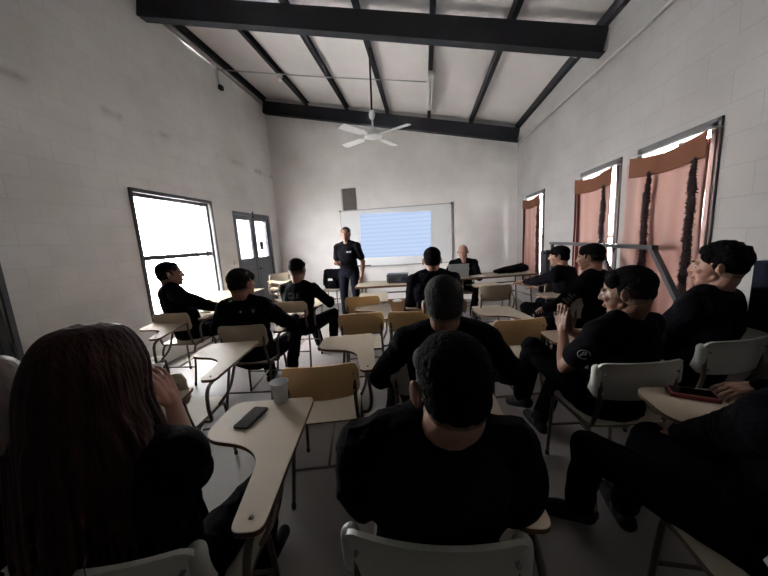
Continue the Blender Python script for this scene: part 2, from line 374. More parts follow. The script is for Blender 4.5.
# left windows
WN = [0]
def left_window(y0, y1, z0, z1, mid, divider=True):
    WN[0] += 1; w = structure(empty('window_%d' % WN[0], (XL, (y0+y1)/2, z0)))
    yc = (y0+y1)/2; fr = .05
    mb = MB()
    for a in (y0+fr/2, y1-fr/2): mb.box((-.09, a-yc, (z1-z0)/2), (.12, fr, z1-z0))
    for a in (z0+fr/2, z1-fr/2): mb.box((-.09, 0, a-z0), (.12, y1-y0, fr))
    mb.box((-.08, 0, mid-z0), (.06, y1-y0, .065))
    mb.box((-.07, y1-yc-.13, (z1-z0)/2), (.03, .025, z1-z0))
    mb.box((.006, 0, z1-z0+.02), (.03, y1-y0+.08, .05))
    for a in (y0-.02, y1+.02): mb.box((.006, a-yc, (z1-z0)/2), (.03, .04, z1-z0+.04))
    f = mb.build('window_frame', M['frame'], w, bevel=.003)
    g = MB().box((-.10, 0, (z1-z0)/2), (.005, y1-y0-.06, z1-z0-.06)).build('pane' if divider else 'daylight_blocking_sheet', M['glass'] if divider else M['white_plastic'], w)  # second window gets an added opaque sheet for glass, keeping daylight out
    mb = MB().cap((.03, y1-yc-.02, .05), (.03, y1-yc-.02, .16), .010).cap((.03, y1-yc-.02, .10), (.0, y1-yc-.02, .10), .006); mb.build('latch', M['frame'], w, smooth=True)
left_window(*WL[0], 1.41); left_window(*WL[1], 1.10, False)
# double door
d = structure(empty('door_1', (XL, 5.94, 0)))
mb = MB(); y0, y1, zt = 5.27-5.94, 6.61-5.94, 2.163
for a in (y0+.025, y1-.025): mb.box((-.06, a, zt/2), (.14, .05, zt))
mb.box((-.06, 0, zt-.03), (.14, y1-y0, .06)); mb.build('door_frame', M['door'], d, bevel=.003)
for s_, a, b in ((0, y0+.05, 0.0), (1, 0.0, y1-.05)):
    mb = MB(); w_ = b-a; c = (a+b)/2; X = -.04
    mb.box((X, c, .64), (.04, w_-.006, 1.24)); mb.box((X, c, 2.06), (.04, w_-.006, .09))
    for q in (a+.045, b-.045): mb.box((X, q, 1.64), (.04, .084, .78))
    mb.box((X+.022, c, .64), (.01, w_-.16, .9)); mb.box((X+.024, b-.01 if s_ == 0 else a+.01, 1.1), (.012, .03, 2.0))
    lf = mb.build('door_leaf', M['door'], d, bevel=.003)
    MB().box((X, c, 1.64), (.006, w_-.1, .78)).build('pane', M['dimming_glass'], lf)
    for z in (.3, 1.2, 1.95): MB().cap((.0, a if s_ == 0 else b, z-.04), (.0, a if s_ == 0 else b, z+.04), .011).build('hinge', M['steel_rust'], lf, smooth=True)
    if s_ == 1:
        MB().cap((-.01, a+.05, 1.02), (.03, a+.05, 1.02), .012).cap((.03, a+.05, 1.02), (.035, a+.15, 1.02), .009).build('door_handle', M['steel_rust'], lf, smooth=True)
        MB().box((.0, a+.22, 1.50), (.02, .13, .17)).box((.0, a+.22, 1.36), (.01, .02, .12)).build('lock_box', M['steel_rust'], lf, bevel=.004)
MB().box((-.01, 0.0, 2.14), (.05, .03, .12)).build('top_bolt', M['steel'], d, bevel=.004)
tag(MB().box((0, 0, 0), (.03, .06, .10)).cap((.02, 0, -.02), (.045, 0, -.03), .008).build('light_switch', M['white_plastic'], bevel=.004), 'small light switch on the wall left of the grey double door', 'switch').location = (XL+.016, 5.14, 1.22)

# right windows, curtains, garlands
def curtain(name, y0, y1, z0, z1, x, m, folds, amp=.02, flare=0., bow=0.):
    nx_, nz_ = 90, 26; vs = []
    for j in range(nz_+1):
        v_ = j/nz_
        for i in range(nx_+1):
            u_ = i/nx_; y = y0+(y1-y0)*u_; yy = y+(flare*(1-v_))*(u_)
            zt_ = z1-bow*math.sin(PI*u_)*(v_ > .5)*(v_-.5)*2
            z = z0+(zt_-z0)*v_
            if bow and v_ <= .5: z = z0+(z1-z0)*v_-bow*.6*math.sin(PI*u_)*(1-v_)
            dx = amp*math.sin(u_*folds*2*PI+1.3*noise.noise(V((u_*3, z*1.5, 2))))*(.6+.6*noise.noise(V((u_*4, z, 5))))*(1.2-.5*v_)
            vs.append((x+dx, yy, z))
    fs = [(j*(nx_+1)+i, j*(nx_+1)+i+1, (j+1)*(nx_+1)+i+1, (j+1)*(nx_+1)+i) for j in range(nz_) for i in range(nx_)]
    o = MB().add(vs, fs).build(name, m, smooth=True)
    md = o.modifiers.new('t', 'SOLIDIFY'); md.thickness = .0015
    return o
def garland(y, z0, z1, x, label):
    mb = MB(); rnd = random.Random(int(y*100)); n = int((z1-z0)/.016)
    pts = []; rs = []
    for i in range(n+1):
        t = i/n; z = z1+(z0-z1)*t; pts.append((x+.01*noise.noise(V((0, y, z*4))), y+.018*noise.noise(V((z*3.5, y, 1))), z)); rs.append(.006+.014*min(1, t*6)*(.75+.45*abs(math.sin(t*26)))+.004*rnd.random())
    mb.tube(pts, rs, 8)
    for p, r_ in zip(pts, rs):
        for k in range(9):
            an = rnd.random()*2*PI; l = r_+.004+.008*rnd.random(); q = V(p)+V((math.cos(an)*l, math.sin(an)*l, rnd.uniform(-.03, -.004)))
            mb.tube([p, q], [.006, .002], 4)
    return tag(mb.build('tinsel_garland', M['tinsel']), label, 'garland', 'dark tinsel strands hanging over the curtains')
names = ['the window nearest the camera', 'the middle window', 'the farthest window by the whiteboard']
for k, (y0, y1, z0, z1) in enumerate(WR):
    WN[0] += 1; w = structure(empty('window_%d' % WN[0], (XR, (y0+y1)/2, z0))); yc = (y0+y1)/2; H_ = z1-z0; W_ = y1-y0
    mb = MB()
    for a in (-W_/2+.02, W_/2-.02): mb.box((.03, a, H_/2), (.10, .04, H_))
    for a in (.02, H_-.02): mb.box((.03, 0, a), (.10, W_, .04))
    mb.box((.05, 0, H_*.46), (.04, W_, .04)); mb.box((.05, 0, H_/2), (.03, .03, H_))
    for a in (-W_/2-.01, W_/2+.01): mb.box((-.006, a, H_/2), (.02, .03, H_+.04))
    mb.box((-.006, 0, H_+.01), (.02, W_+.05, .03)); mb.build('window_frame', M['frame'], w, bevel=.002)
    MB().box((.07, 0, H_/2), (.005, W_-.06, H_-.06)).build('pane', M['glass'], w)
    xs = XR-.05
    ends = [(y0+.0, y1+.10), (y0+.05, y1+.02), (y0-.08+.10, y1+.0)][k]
    tag(curtain('curtain', ends[0], ends[1], .42, z1-.10, xs, M['curtain'], [5, 4, 4][k], flare=[.03, 0, 0][k]), ['wide salmon pink curtain closed across ', 'salmon pink curtain leaving a bright gap at ', 'narrow salmon pink curtain leaving a bright gap at '][k]+names[k], 'curtain', None)
    v_ = curtain('valance', y0-.01, y1+.02, z1-.225, z1-.05, xs-.03, M['valance'], 3, amp=.008, bow=.05)
    tag(v_, 'brown valance strip hung along the top of '+names[k], 'valance')
    tag(MB().tube([(xs-.01, y0-.02, z1-.045), (xs-.01, y1+.03, z1-.045)], .007).cap((xs-.01, y0-.02, z1-.045), (XR, y0-.02, z1-.045), .006).cap((xs-.01, y1+.03, z1-.045), (XR, y1+.03, z1-.045), .006).build('curtain_rod', M['alu'], smooth=True), 'thin metal curtain rod above '+names[k], 'curtain rod')
    if k:
        tag(curtain('side_curtain', y1-.09, y1+.05, .5, z1-.12, xs-.012, M['curtain_brown'], 2, amp=.012), 'dark maroon side curtain hanging at the far edge of '+names[k], 'curtain')
    gy = [(2.50, 2.94), (3.575,), (5.47,)][k]
    for q in gy: garland(q, .75 if k or q > 2.7 else .85, z1-.22, xs-.06, 'dark maroon tinsel strand over the curtain of %s%s' % (names[k], '' if k else (', right one' if q < 2.7 else ', left one')))

# outdoors beyond the windows
structure(MB().box((-9.5, 3, -.15), (11.6, 24, .1)).build('floor_outside_left', M['concrete_out']))
structure(MB().box((8.5, 3, -.15), (12.6, 24, .1)).build('floor_outside_right', M['concrete_out']))
for i, (x, y) in enumerate(((-5.6, 6.6), (-6.3, 7.6))):
    tag(MB().box((0, 0, 1.6), (.07, .07, 3.2)).box((0, 0, .01), (.16, .16, .02)).box((0, 0, 3.2), (.12, .12, .04)).build('porch_post', M['conduit']), ['pale post outside the left window, nearer one', 'pale post outside the left window, farther one'][i], 'post').location = (x, y, -.1)

# ------------------------------------------------------------------ whiteboard, slide, poster
t = empty('whiteboard', (-.60, YB, 0))
wx0, wx1, wz0, wz1 = -1.918+.60, .615+.60, .874, 2.177
MB().box(((wx0+wx1)/2, -.018, (wz0+wz1)/2), (wx1-wx0, .016, wz1-wz0)).build('board_panel', M['board'], t)
mb = MB()
for x in (wx0, wx1): mb.box((x, -.018, (wz0+wz1)/2), (.022, .030, wz1-wz0+.02))
for z in (wz0, wz1): mb.box(((wx0+wx1)/2, -.018, z), (wx1-wx0, .030, .022))
mb.build('board_frame', M['alu'], t, bevel=.003)
for x in (wx0, wx1):
    for z in (wz0, wz1): MB().box((x, -.02, z), (.04, .036, .04)).build('corner_cap', M['grey_plastic'], t, bevel=.004)
MB().box(((wx0+wx1)/2-.3, -.055, wz0-.014), (1.1, .07, .008)).build('pen_tray', M['alu'], t, bevel=.002)
tag(t, 'large white board with thin metal frame on the back wall', 'whiteboard')
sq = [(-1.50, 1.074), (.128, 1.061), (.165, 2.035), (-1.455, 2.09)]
tag(MB().prism(sq, 0, .003, Matrix.Translation((0, YB-.028, 0))@mx).build('projected_slide', M['slide']), 'pale blue projected slide glowing on the whiteboard', 'projection')  # emissive sheet stands in for the projector's light on the board
tag(MB().cap((-1.62, YB-.06, .895), (-1.28, YB-.06, .893), .014, .010).build('pointer_stick', M['black'], smooth=True), 'black pointer lying at the lower left edge of the whiteboard', 'pointer')
pm = mat('poster_print', (.045, .036, .032), .6, var=.9, vscale=11)
t = empty('poster', (-1.705, YB, 2.18)); tag(t, 'small dark grey poster on the wall above the whiteboard corner', 'poster')
MB().box((.02, -.008, .25), (.33, .012, .50)).build('print', pm, t, bevel=.002); MB().box((-.155, -.009, .25), (.035, .012, .50)).build('pale_edge', M['conduit'], t, bevel=.002)

# ------------------------------------------------------------------ fan, lamp
fx, fy, fz = -.683, 4.6, 2.96
t = empty('ceiling_fan', (fx, fy, fz)); tag(t, 'white four-blade ceiling fan hanging on a dark rod', 'ceiling fan')
zr = zroof(fx)-.11-fz
MB().cap((0, 0, .30), (.02, 0, zr), .014).build('down_rod', M['steel'], t, smooth=True)
MB().cap((0, 0, .08), (0, 0, .32), .013).build('lower_rod', M['white_enamel'], t, smooth=True)
MB().lathe([(0, .34), (.03, .34), (.045, .29), (.03, .24), (.014, .22)], 20).build('canopy', M['white_enamel'], t, smooth=True)
MB().lathe([(0, .10), (.03, .10), (.05, .07), (.12, .055), (.135, .02), (.125, -.015), (.07, -.035), (0, -.04)], 28).build('motor_housing', M['white_enamel'], t, auto=True)
for a in (-29, 65, 148, 236):
    ro = Matrix.Rotation(R(a), 4, 'Z')@Matrix.Rotation(R(10), 4, 'X')
    bl = MB().prism(rounded([(.20, -.055), (.62, -.07), (.62, .07), (.20, .055)], .04), -.003, .003, ro).build('blade', M['white_enamel'], t)
    MB().box((.16, 0, .004), (.14, .03, .006)).build('blade_arm', M['white_enamel'], bl).matrix_local = ro
t = empty('fluorescent_lamp', (.19, 5.62, zroof(.19)-.115)); tag(t, 'unlit tube lamp fixed along a ceiling purlin', 'lamp')
MB().box((0, 0, -.025), (.09, 1.25, .05)).build('housing', M['white_plastic'], t, bevel=.005)
for s_ in (-1, 1):
    MB().tube([(s_*.024, -.58, -.066), (s_*.024, .58, -.066)], .014).build('tube', M['white_enamel'], t, smooth=True)
    MB().box((0, s_*.60, -.06), (.085, .03, .04)).build('end_cap', M['white_plastic'], t, bevel=.004)
for i, (x, y) in enumerate(((-2.45, 5.6), (-3.43, 5.33))):
    t = empty('bulb_holder', (x, y, zroof(x)-.112 if i == 0 else 4.26)); tag(t, ['small round lamp holder on a purlin near the left wall', 'small dark box hanging from the conduit on the left wall'][i], 'fitting')
    if i == 0: MB().lathe([(0, 0), (.05, 0), (.05, -.03), (.03, -.06), (0, -.06)], 16).build('base', M['conduit'], t, auto=True); MB().ell((0, 0, -.085), (.03, .03, .035)).build('bulb', M['white_enamel'], t, smooth=True)
    else: MB().box((0, 0, 0), (.06, .08, .07)).build('box', M['steel'], t, bevel=.004)

# ------------------------------------------------------------------ chairs
def shell_back(w=.42, z0=.615, z1=.815, curl=.0):
    """curved rounded-corner backrest"""
    nx_, nz_ = 28, 8; F = []; B = []
    for i in range(nx_+1):
        u = -1+2*i/nx_; x = u*w/2; e = max(0, (abs(u)-.84)/.16); rr = 1-math.sqrt(max(0, 1-e*e))
        top = z1-.045*rr+.004*(1-u*u); bot = z0+.04*rr+.006*(u*u)
        for j in range(nz_+1):
            v_ = j/nz_; z = bot+(top-bot)*v_
            y = .038*u*u-.022*(v_-.5)-.006*math.cos((v_-.5)*PI)+curl*max(0, (abs(u)-.9)/.1)**2
            y -= (.012*max(0, (v_-.85)/.15) if curl else 0)
            F.append((x, y+.007, z)); B.append((x, y-.007, z))
    n = len(F); q = nz_+1; fs = []
    for i in range(nx_):
        for j in range(nz_):
            a = i*q+j; fs.append((a, a+q, a+q+1, a+1)); fs.append((n+a, n+a+1, n+a+q+1, n+a+q))
    per = [j for j in range(q)]+[i*q+nz_ for i in range(1, nx_+1)]+[nx_*q+j for j in range(nz_-1, -1, -1)]+[i*q for i in range(nx_-1, 0, -1)]
    for k in range(len(per)): a, b = per[k], per[(k+1) % len(per)]; fs.append((a, b, b+n, a+n))
    return F+B, fs
def make_chair(back='yellow', tablet=True, seatm='seat'):
    t = empty('tablet_chair' if tablet else 'side_chair', (0, 0, 0))
    bm_ = {'yellow': M['yellow'], 'cream': M['cream'], 'white': M['shell_white']}[back]
    vs, fs = shell_back(curl=.02 if back == 'white' else 0)
    br = MB().add(vs, fs).build('backrest', bm_, t, auto=True)
    for sx in (-1, 1):
        for z in (.655, .755): MB().cap((sx*.178, .004, z), (sx*.178, .034, z), .006, n=8).build('screw', M['screw'], br, smooth=True)
    if back == 'white':
        for sx in (-1, 1):
            MB().cap((sx*.196, .036, .70), (sx*.196, .036, .775), .021, .023).build('post_socket', bm_, br, smooth=True)
    o = rounded([(-.195, .05), (.195, .05), (.205, .42), (-.205, .42)], [.05, .05, .07, .07], 6)
    MB().prism(o, .448, .462, side=1).build('seat', [M[seatm], M['edge']], t, bevel=.003)
    mb = MB()   # frame: back posts, seat rails
    for s_ in (-1, 1):
        mb.tube(smoothpath([(s_*.182, .030, .77), (s_*.182, .024, .62), (s_*.184, .05, .50), (s_*.186, .09, .438), (s_*.186, .20, .437), (s_*.186, .36, .437)]), .011)
    mb.tube([(-.186, .09, .437), (.186, .09, .437)], .010); mb.tube([(-.186, .36, .437), (.186, .36, .437)], .010)
    mb.build('frame', M['tube'], t, smooth=True)
    for s_ in (-1, 1):
        lg = MB().tube(smoothpath([(s_*.186, .34, .437), (s_*.187, .395, .42), (s_*.19, .415, .36), (s_*.205, .43, .012)]), .011).build('leg', M['tube'], t, smooth=True)
        MB().cap((s_*.205, .43, .012), (s_*.205, .43, .03), .0125).build('foot_cap', M['rubber'], lg, smooth=True)
        lg = MB().tube(smoothpath([(s_*.186, .13, .437), (s_*.187, .07, .40), (s_*.20, .02, .2), (s_*.207, -.03, .012)]), .011).build('leg', M['tube'], t, smooth=True)
        MB().cap((s_*.207, -.03, .012), (s_*.207, -.03, .03), .0125).build('foot_cap', M['rubber'], lg, smooth=True)
    MB().tube([(-.195, .425, .22), (.195, .425, .22)], .008).tube([(-.2, .02, .2), (.2, .02, .2)], .008).tube([(0, .02, .2), (0, .425, .22)], .008).build('stretcher', M['tube'], t, smooth=True)
    if tablet:
        MB().tube(smoothpath([(.186, .16, .437), (.25, .13, .46), (.268, .09, .56), (.262, .12, .655), (.258, .22, .682), (.25, .50, .684), (.22, .62, .684)]), .011).tube(smoothpath([(.188, .30, .437), (.24, .40, .52), (.245, .50, .64), (.22, .58, .684)]), .010).build('tablet_arm', M['tube'], t, smooth=True)
        o = rounded([(.215, .13), (.305, .13), (.315, .80), (.30, .83), (-.075, .83), (-.095, .55), (.10, .50), (.19, .42)], [.035, .035, .02, .02, .07, .11, .07, .09], 7)
        tb = MB().prism(o, .697, .715, side=1).build('writing_tablet', [M['cream'], M['edge']], t, bevel=.002)
        MB().cap((.26, .175, .715), (.26, .175, .7165), .006).build('screw', M['screw'], tb, smooth=True)
    return t
proto = {}
def place(back, tablet, x, y, th, label, group=None, cat='chair', seatm='seat'):
    k = (back, tablet, seatm)
    if k not in proto: proto[k] = o = make_chair(*k)
    else: o = copy_tree(proto[k])
    o.location = (x, y, 0); o.rotation_euler = (0, 0, R(th)); tag(o, label, cat, group or 'chairs of the classroom'); return o
CH = [
 ('white', 1, -.735, .45, 10, 'off white tablet chair under the long-haired woman, phone and cup on its writing tablet'),
 ('white', 1, -1.37, .54, 17, 'tablet chair of the grey-haired person at the left edge, with one cup on its tablet'),
 ('cream', 1, -1.525, 1.315, 10, 'empty tablet chair with cream seat just beyond the long-haired woman'),
 ('cream', 1, -2.62, 2.05, 20, 'empty tablet chair nearest the left wall, below the big window'),
 ('cream', 1, -2.76, 2.80, 3, 'cream tablet chair of the man sitting against the bright window'),
 ('cream', 1, -1.58, 2.27, 6, 'cream-backed chair of the man sitting in front of the grey door'),
 ('cream', 1, -1.60, 3.24, 3, 'cream tablet chair under the man with lettering on his back'),
 ('yellow', 1, -.76, 3.42, 8, 'yellow chair in the middle column, farthest of its three'),
 ('yellow', 1, -.60, 2.59, 10, 'yellow chair in the middle column, second of its three'),
 ('yellow', 1, -.585, 1.45, 12, 'empty yellow chair in the foreground, nearest of the middle column'),
 ('yellow', 1, -.15, 2.62, 0, 'yellow chair partly behind the shoulder of the grizzled-haired man'),
 ('white', 1, 0.0, 1.50, 0, 'off white chair of the man with grizzled hair'),
 ('white', 1, -.005, .56, 1, 'off white chair of the man nearest the camera'),
 ('cream', 1, .87, 3.88, 8, 'empty cream tablet chair in front of the right table'),
 ('yellow', 1, .69, 2.28, 12, 'empty yellow chair beside the raised knee of the man with joined hands'),
 ('cream', 0, .10, 3.15, 0, 'chair under the man sitting in front of the projector table'),
 ('white', 1, 1.57, 3.0, 15, 'pale bluish chair of the man sitting behind the man in the cap'),
 ('cream', 1, 1.66, 3.95, 20, 'chair of the man wearing a cap'),
 ('white', 1, 1.01, 1.50, 8, 'off white chair under the man with joined hands'),
 ('white', 1, 1.68, 1.80, 15, 'off white chair of the man by the right wall'),
 ('white', 1, .97, .62, -3, 'chair of the person at the right edge, red case on its tablet'),
 ('yellow', 1, -3.26, 4.28, 0, 'empty yellow chair standing below the right end of the big left window'),
 ('cream', 1, -2.86, 5.45, -115, 'empty cream chair before the grey double door, bottom one of the stacked pair'),
]
for b, tb, x, y, th, lb in CH: place(b, bool(tb), x, y, th, lb)
o = place('cream', True, -2.80, 5.42, -128, 'cream chair stacked on top of the empty chair by the grey door', group='stacked chairs by the door'); o.location.z = .135
place('cream', False, -2.03, 6.55, 172, 'pale chair by the back wall with a black bag on it', seatm='seat')
place('cream', False, .70, 5.75, 178, 'chair of the bald man seated behind the right table')

# ------------------------------------------------------------------ tables
def table(x, y, th, L_, D_, label):
    t = empty('folding_table', (x, y, 0), R(th)); tag(t, label, 'table')
    MB().box((0, 0, .745), (L_, D_, .028)).build('tabletop', [M['cream']], t, bevel=.003)
    MB().box((0, -D_/2-.001, .745), (L_, .006, .030)).box((0, D_/2+.001, .745), (L_, .006, .030)).build('edge_strip', M['edge'], t)
    for sx in (-1, 1):
        for sy in (-1, 1):
            lg = MB().tube([(sx*(L_/2-.12), sy*(D_/2-.05), .73), (sx*(L_/2-.08), sy*(D_/2-.03), .012)], .013).build('leg', M['tube'], t, smooth=True)
            MB().cap((sx*(L_/2-.08), sy*(D_/2-.03), .012), (sx*(L_/2-.08), sy*(D_/2-.03), .03), .015).build('foot_cap', M['rubber'], lg, smooth=True)
        MB().tube([(sx*(L_/2-.10), -D_/2+.04, .38), (sx*(L_/2-.10), D_/2-.04, .38)], .009).build('stretcher', M['tube'], t, smooth=True)
    MB().box((0, 0, .60), (L_-.5, .03, .02)).build('under_rail', M['tube'], t)
    return t
table(-.40, 4.88, 5, 1.48, .60, 'long cream table with the projector on it')
table(1.12, 5.42, 14, 1.42, .56, 'cream table with the laptop and the black bag on it')

t = empty('projector', (-.46, 4.88, .760), R(2)); tag(t, 'charcoal projector standing on the long table', 'projector')
MB().box((0, 0, .080), (.35, .26, .135)).build('body', M['grey_plastic'], t, bevel=.018)
MB().lathe([(.0, 0), (.036, 0), (.036, .03), (.028, .034), (0, .034)], 20, Matrix.Translation((.09, -.13, .07))@Matrix.Rotation(PI/2, 4, 'X')).build('lens', M['lens'], t, auto=True)
mb = MB()
for i in range(6): mb.box((-.08, -.131, .035+i*.011), (.12, .004, .005))
mb.build('vent', M['black'], t)
for sx in (-1, 1):
    for sy in (-1, 1): MB().cap((sx*.13, sy*.09, .006), (sx*.13, sy*.09, .016), .01, n=10).build('foot', M['rubber'], t, smooth=True)

t = empty('laptop', (.53, 5.22, .760), R(200)); tag(t, 'open silver laptop on the table beside the bald man', 'laptop')
MB().box((0, 0, .009), (.34, .23, .016)).build('base', M['laptop'], t, bevel=.003)
MB().box((0, .12, .125), (.34, .010, .23), Matrix.Rotation(R(-12), 3, 'X')).build('lid', M['laptop'], t, bevel=.003)
t.rotation_euler.z = R(186)
# black bag on the table
mb = MB(); mb.ell((0, 0, .055), (.30, .11, .055)).ell((.14, .0, .075), (.17, .12, .075)).ell((-.2, .0, .045), (.14, .08, .045)).cap((-.2, 0, .09), (.2, 0, .15), .015)
b = remesh(mb, 'black_bag', .008, M['cloth'], None, 4, .006, 12); b.location = (1.50, 5.52, .758); b.rotation_euler.z = R(14); tag(b, 'slumped black bag lying on the right end of the far table', 'bag')
t = MB().box((0, 0, .004), (.21, .29, .008)).build('paper_sheets', M['paper'], None); t.location = (.86, 5.28, .760); t.rotation_euler.z = R(10); tag(t, 'white papers lying under the bald man\'s hands', 'paper')
# bag on chair
mb = MB()
for i in range(9): z = .03+i*.045; w_ = .15+.025*math.sin(i*.9); mb.cap((-w_, .01, z), (w_, .01, z), .062-.002*i)
mb.ell((0, -.07, .13), (.13, .07, .12)); mb.cap((-.17, 0, .36), (-.20, -.02, .10), .045, .05).cap((.17, 0, .36), (.20, -.02, .12), .045, .05)
b = remesh(mb, 'black_backpack', .008, M['cloth'], None, 5, .008, 10); b.location = (-2.05, 6.42, .462); b.rotation_euler.z = R(-8); tag(b, 'black backpack sitting on the pale chair by the back wall', 'bag')
MB().prism(rounded([(-.06, 0), (.06, 0), (.05, .05), (-.045, .055)], .02), 0, .004, Matrix.Translation((0, -.146, .19))@Matrix.Rotation(PI/2, 4, 'X')).build('pale_badge', M['conduit'], b)
# cardboard box
t = empty('cardboard_box', (-.52, 5.75, 0), R(8)); tag(t, 'brown cardboard box on the floor beneath the far table', 'box')
mb = MB(); mb.box((0, 0, .01), (.44, .34, .01))
for s_ in (-1, 1): mb.box((s_*.22, 0, .14), (.006, .34, .28)); mb.box((0, s_*.17, .14), (.44, .006, .28))
mb.build('carton', M['card'], t)
for s_ in (-1, 1): MB().box((s_*.27, 0, .30), (.11, .33, .005), Matrix.Rotation(R(s_*-25), 3, 'Y')).build('flap', M['card'], t)
o = MB().ell((-.05, 0, .27), (.10, .08, .03)).build('crumpled_paper', M['paper'], None, smooth=True); o.location = (-.52, 5.75, 0); tag(o, 'crumpled white paper sticking out of the cardboard box', 'paper')

# metal frame by the right wall
t = empty('metal_easel_frame', (1.80, 3.4, 0)); tag(t, 'grey metal frame with slanting legs in front of the curtains', 'frame')
MB().box((0, .25, 1.275), (.05, 2.0, .035)).build('top_bar', M['steel_rust'], t, bevel=.004)
for y, nm in ((-.72, 0), (.02, 1)):
    a = V((0, y, 1.27)); b_ = V((0, y-1.05, .02)) if nm == 0 else V((0, y-1.0, .02)); b_ = V((0, y-.98, .02)); d_ = b_-a
    MB().box((a+b_)/2, (.035, .04, d_.length), d_.to_track_quat('Z', 'X').to_matrix()).build('slanted_leg', M['steel_rust'], t, bevel=.003)
for y in (1.2,): MB().box((0, y, .64), (.035, .04, 1.26)).build('upright', M['steel_rust'], t, bevel=.003)
MB().prism([(-.03, 0), (.03, 0), (0, -.05)], -.004, .004, Matrix.Translation((0, -.22, 1.257))@Matrix.Rotation(PI/2, 4, 'Z')@Matrix.Rotation(PI/2, 4, 'X')).build('hook_plate', M['steel'], t)
MB().box((0, .1, .20), (.03, 2.2, .03)).build('lower_bar', M['steel_rust'], t, bevel=.003)
# loudspeaker
t = empty('loudspeaker', (1.84, 4.80, 0), R(0)); tag(t, 'tall black loudspeaker between the middle and far curtained windows', 'loudspeaker')
MB().box((0, 0, .60), (.18, .22, 1.14)).build('cabinet', M['black'], t, bevel=.01); MB().box((0, -.113, .61), (.15, .008, 1.04)).build('grille', M['mesh_black'], t, bevel=.003)
MB().box((0, 0, .01), (.22, .26, .02)).build('plinth', M['black'], t)
# navy cabinet
t = empty('wall_cupboard', (XR, 1.67, .80)); tag(t, 'dark navy wall cupboard on the right wall at the picture edge', 'cupboard')
MB().box((-.035, 0, .205), (.07, .78, .41)).build('body', M['navy'], t, bevel=.006)
for s_ in (-1, 1):
    dd = MB().box((-.075, s_*.193, .205), (.012, .375, .39)).build('door', M['navy'], t, bevel=.003)
    MB().cap((-.086, s_*.03, .06), (-.086, s_*.03, .12), .005).build('handle', M['alu'], dd, smooth=True)

# ------------------------------------------------------------------ small things
def cup(x, y, z, label):
    o = MB().lathe([(0, .002), (.030, .0), (.032, .004), (.041, .098), (.045, .10), (.045, .104), (.042, .104), (.0385, .098), (.029, .008), (0, .008)], 28).build('plastic_cup', M['cup'], None, auto=True)
    o.location = (x, y, z); return tag(o, label, 'cup', 'white plastic cups')
cup(-.72, 1.27, .7155, 'white plastic cup beside the black phone')
cup(-1.58, 1.45, .7155, 'white plastic cup next to the long-haired woman\'s hand')
t = empty('smartphone', (-.79, 1.13, .7155), R(-28)); t.rotation_euler.z = R(-4); tag(t, 'black smartphone lying on the foreground writing tablet', 'phone')
MB().prism(rounded([(-.037, -.078), (.037, -.078), (.037, .078), (-.037, .078)], .012), 0, .008).build('case', M['black'], t, bevel=.001)
MB().prism(rounded([(-.034, -.075), (.034, -.075), (.034, .075), (-.034, .075)], .010), .008, .0088).build('screen', M['screen'], t)

# ------------------------------------------------------------------ people
def ik(a, t, l1, l2, pole):
    a = V(a); t = V(t); d = t-a; L_ = min(d.length, (l1+l2)*.995); d.normalize(); t = a+d*L_
    c = (l1*l1+L_*L_-l2*l2)/(2*L_); h = math.sqrt(max(0, l1*l1-c*c)); p = V(pole); p = (p-d*p.dot(d)).normalized()
    return a+d*c+p*h, t
def make_hand(mb, wrist, d, nrm, side, curl=.35, spread=.12, k=1.0):
    """palm, four unequal fingers and a thumb; side=+1 puts the thumb on +x of (d, nrm)"""
    d = V(d).normalized(); nrm = V(nrm); nrm = (nrm-d*nrm.dot(d)).normalized(); x = d.cross(nrm)*side; w = V(wrist)
    P = lambda a, b, c: w+x*a*k+d*b*k+nrm*c*k
    for a in (-.030, -.010, .011, .031): mb.cap(P(a*.7, .012, 0), P(a, .088, 0), .0155*k, .0125*k)
    mb.cap(P(0, .0, 0), P(0, .03, 0), .024*k, .022*k)
    for i, (a, l) in enumerate(((-.031, .062), (-.0105, .076), (.0105, .084), (.031, .075))):
        p = P(a, .09, 0); an = 0; dr = (d+x*(a/.03)*spread).normalized(); r = (.0078, .0088, .0092, .0088)[i]
        for s_, q in enumerate((.46, .30, .24)):
            an += curl*(1.0, 1.1, .7)[s_]; v_ = dr*math.cos(an)+nrm*math.sin(an); e = p+v_*l*q*k; mb.cap(p, e, r*k, r*.92*k, 10, 3); p = e; r *= .93
    p = P(.026, .022, .004); e = P(.056, .052, .014); mb.cap(p, e, .0145*k, .0115*k, 10, 3); f = P(.064, .086, .022); mb.cap(e, f, .0108*k, .0098*k, 10, 3); g = P(.060, .110, .027); mb.cap(f, g, .0096*k, .008*k, 10, 3)

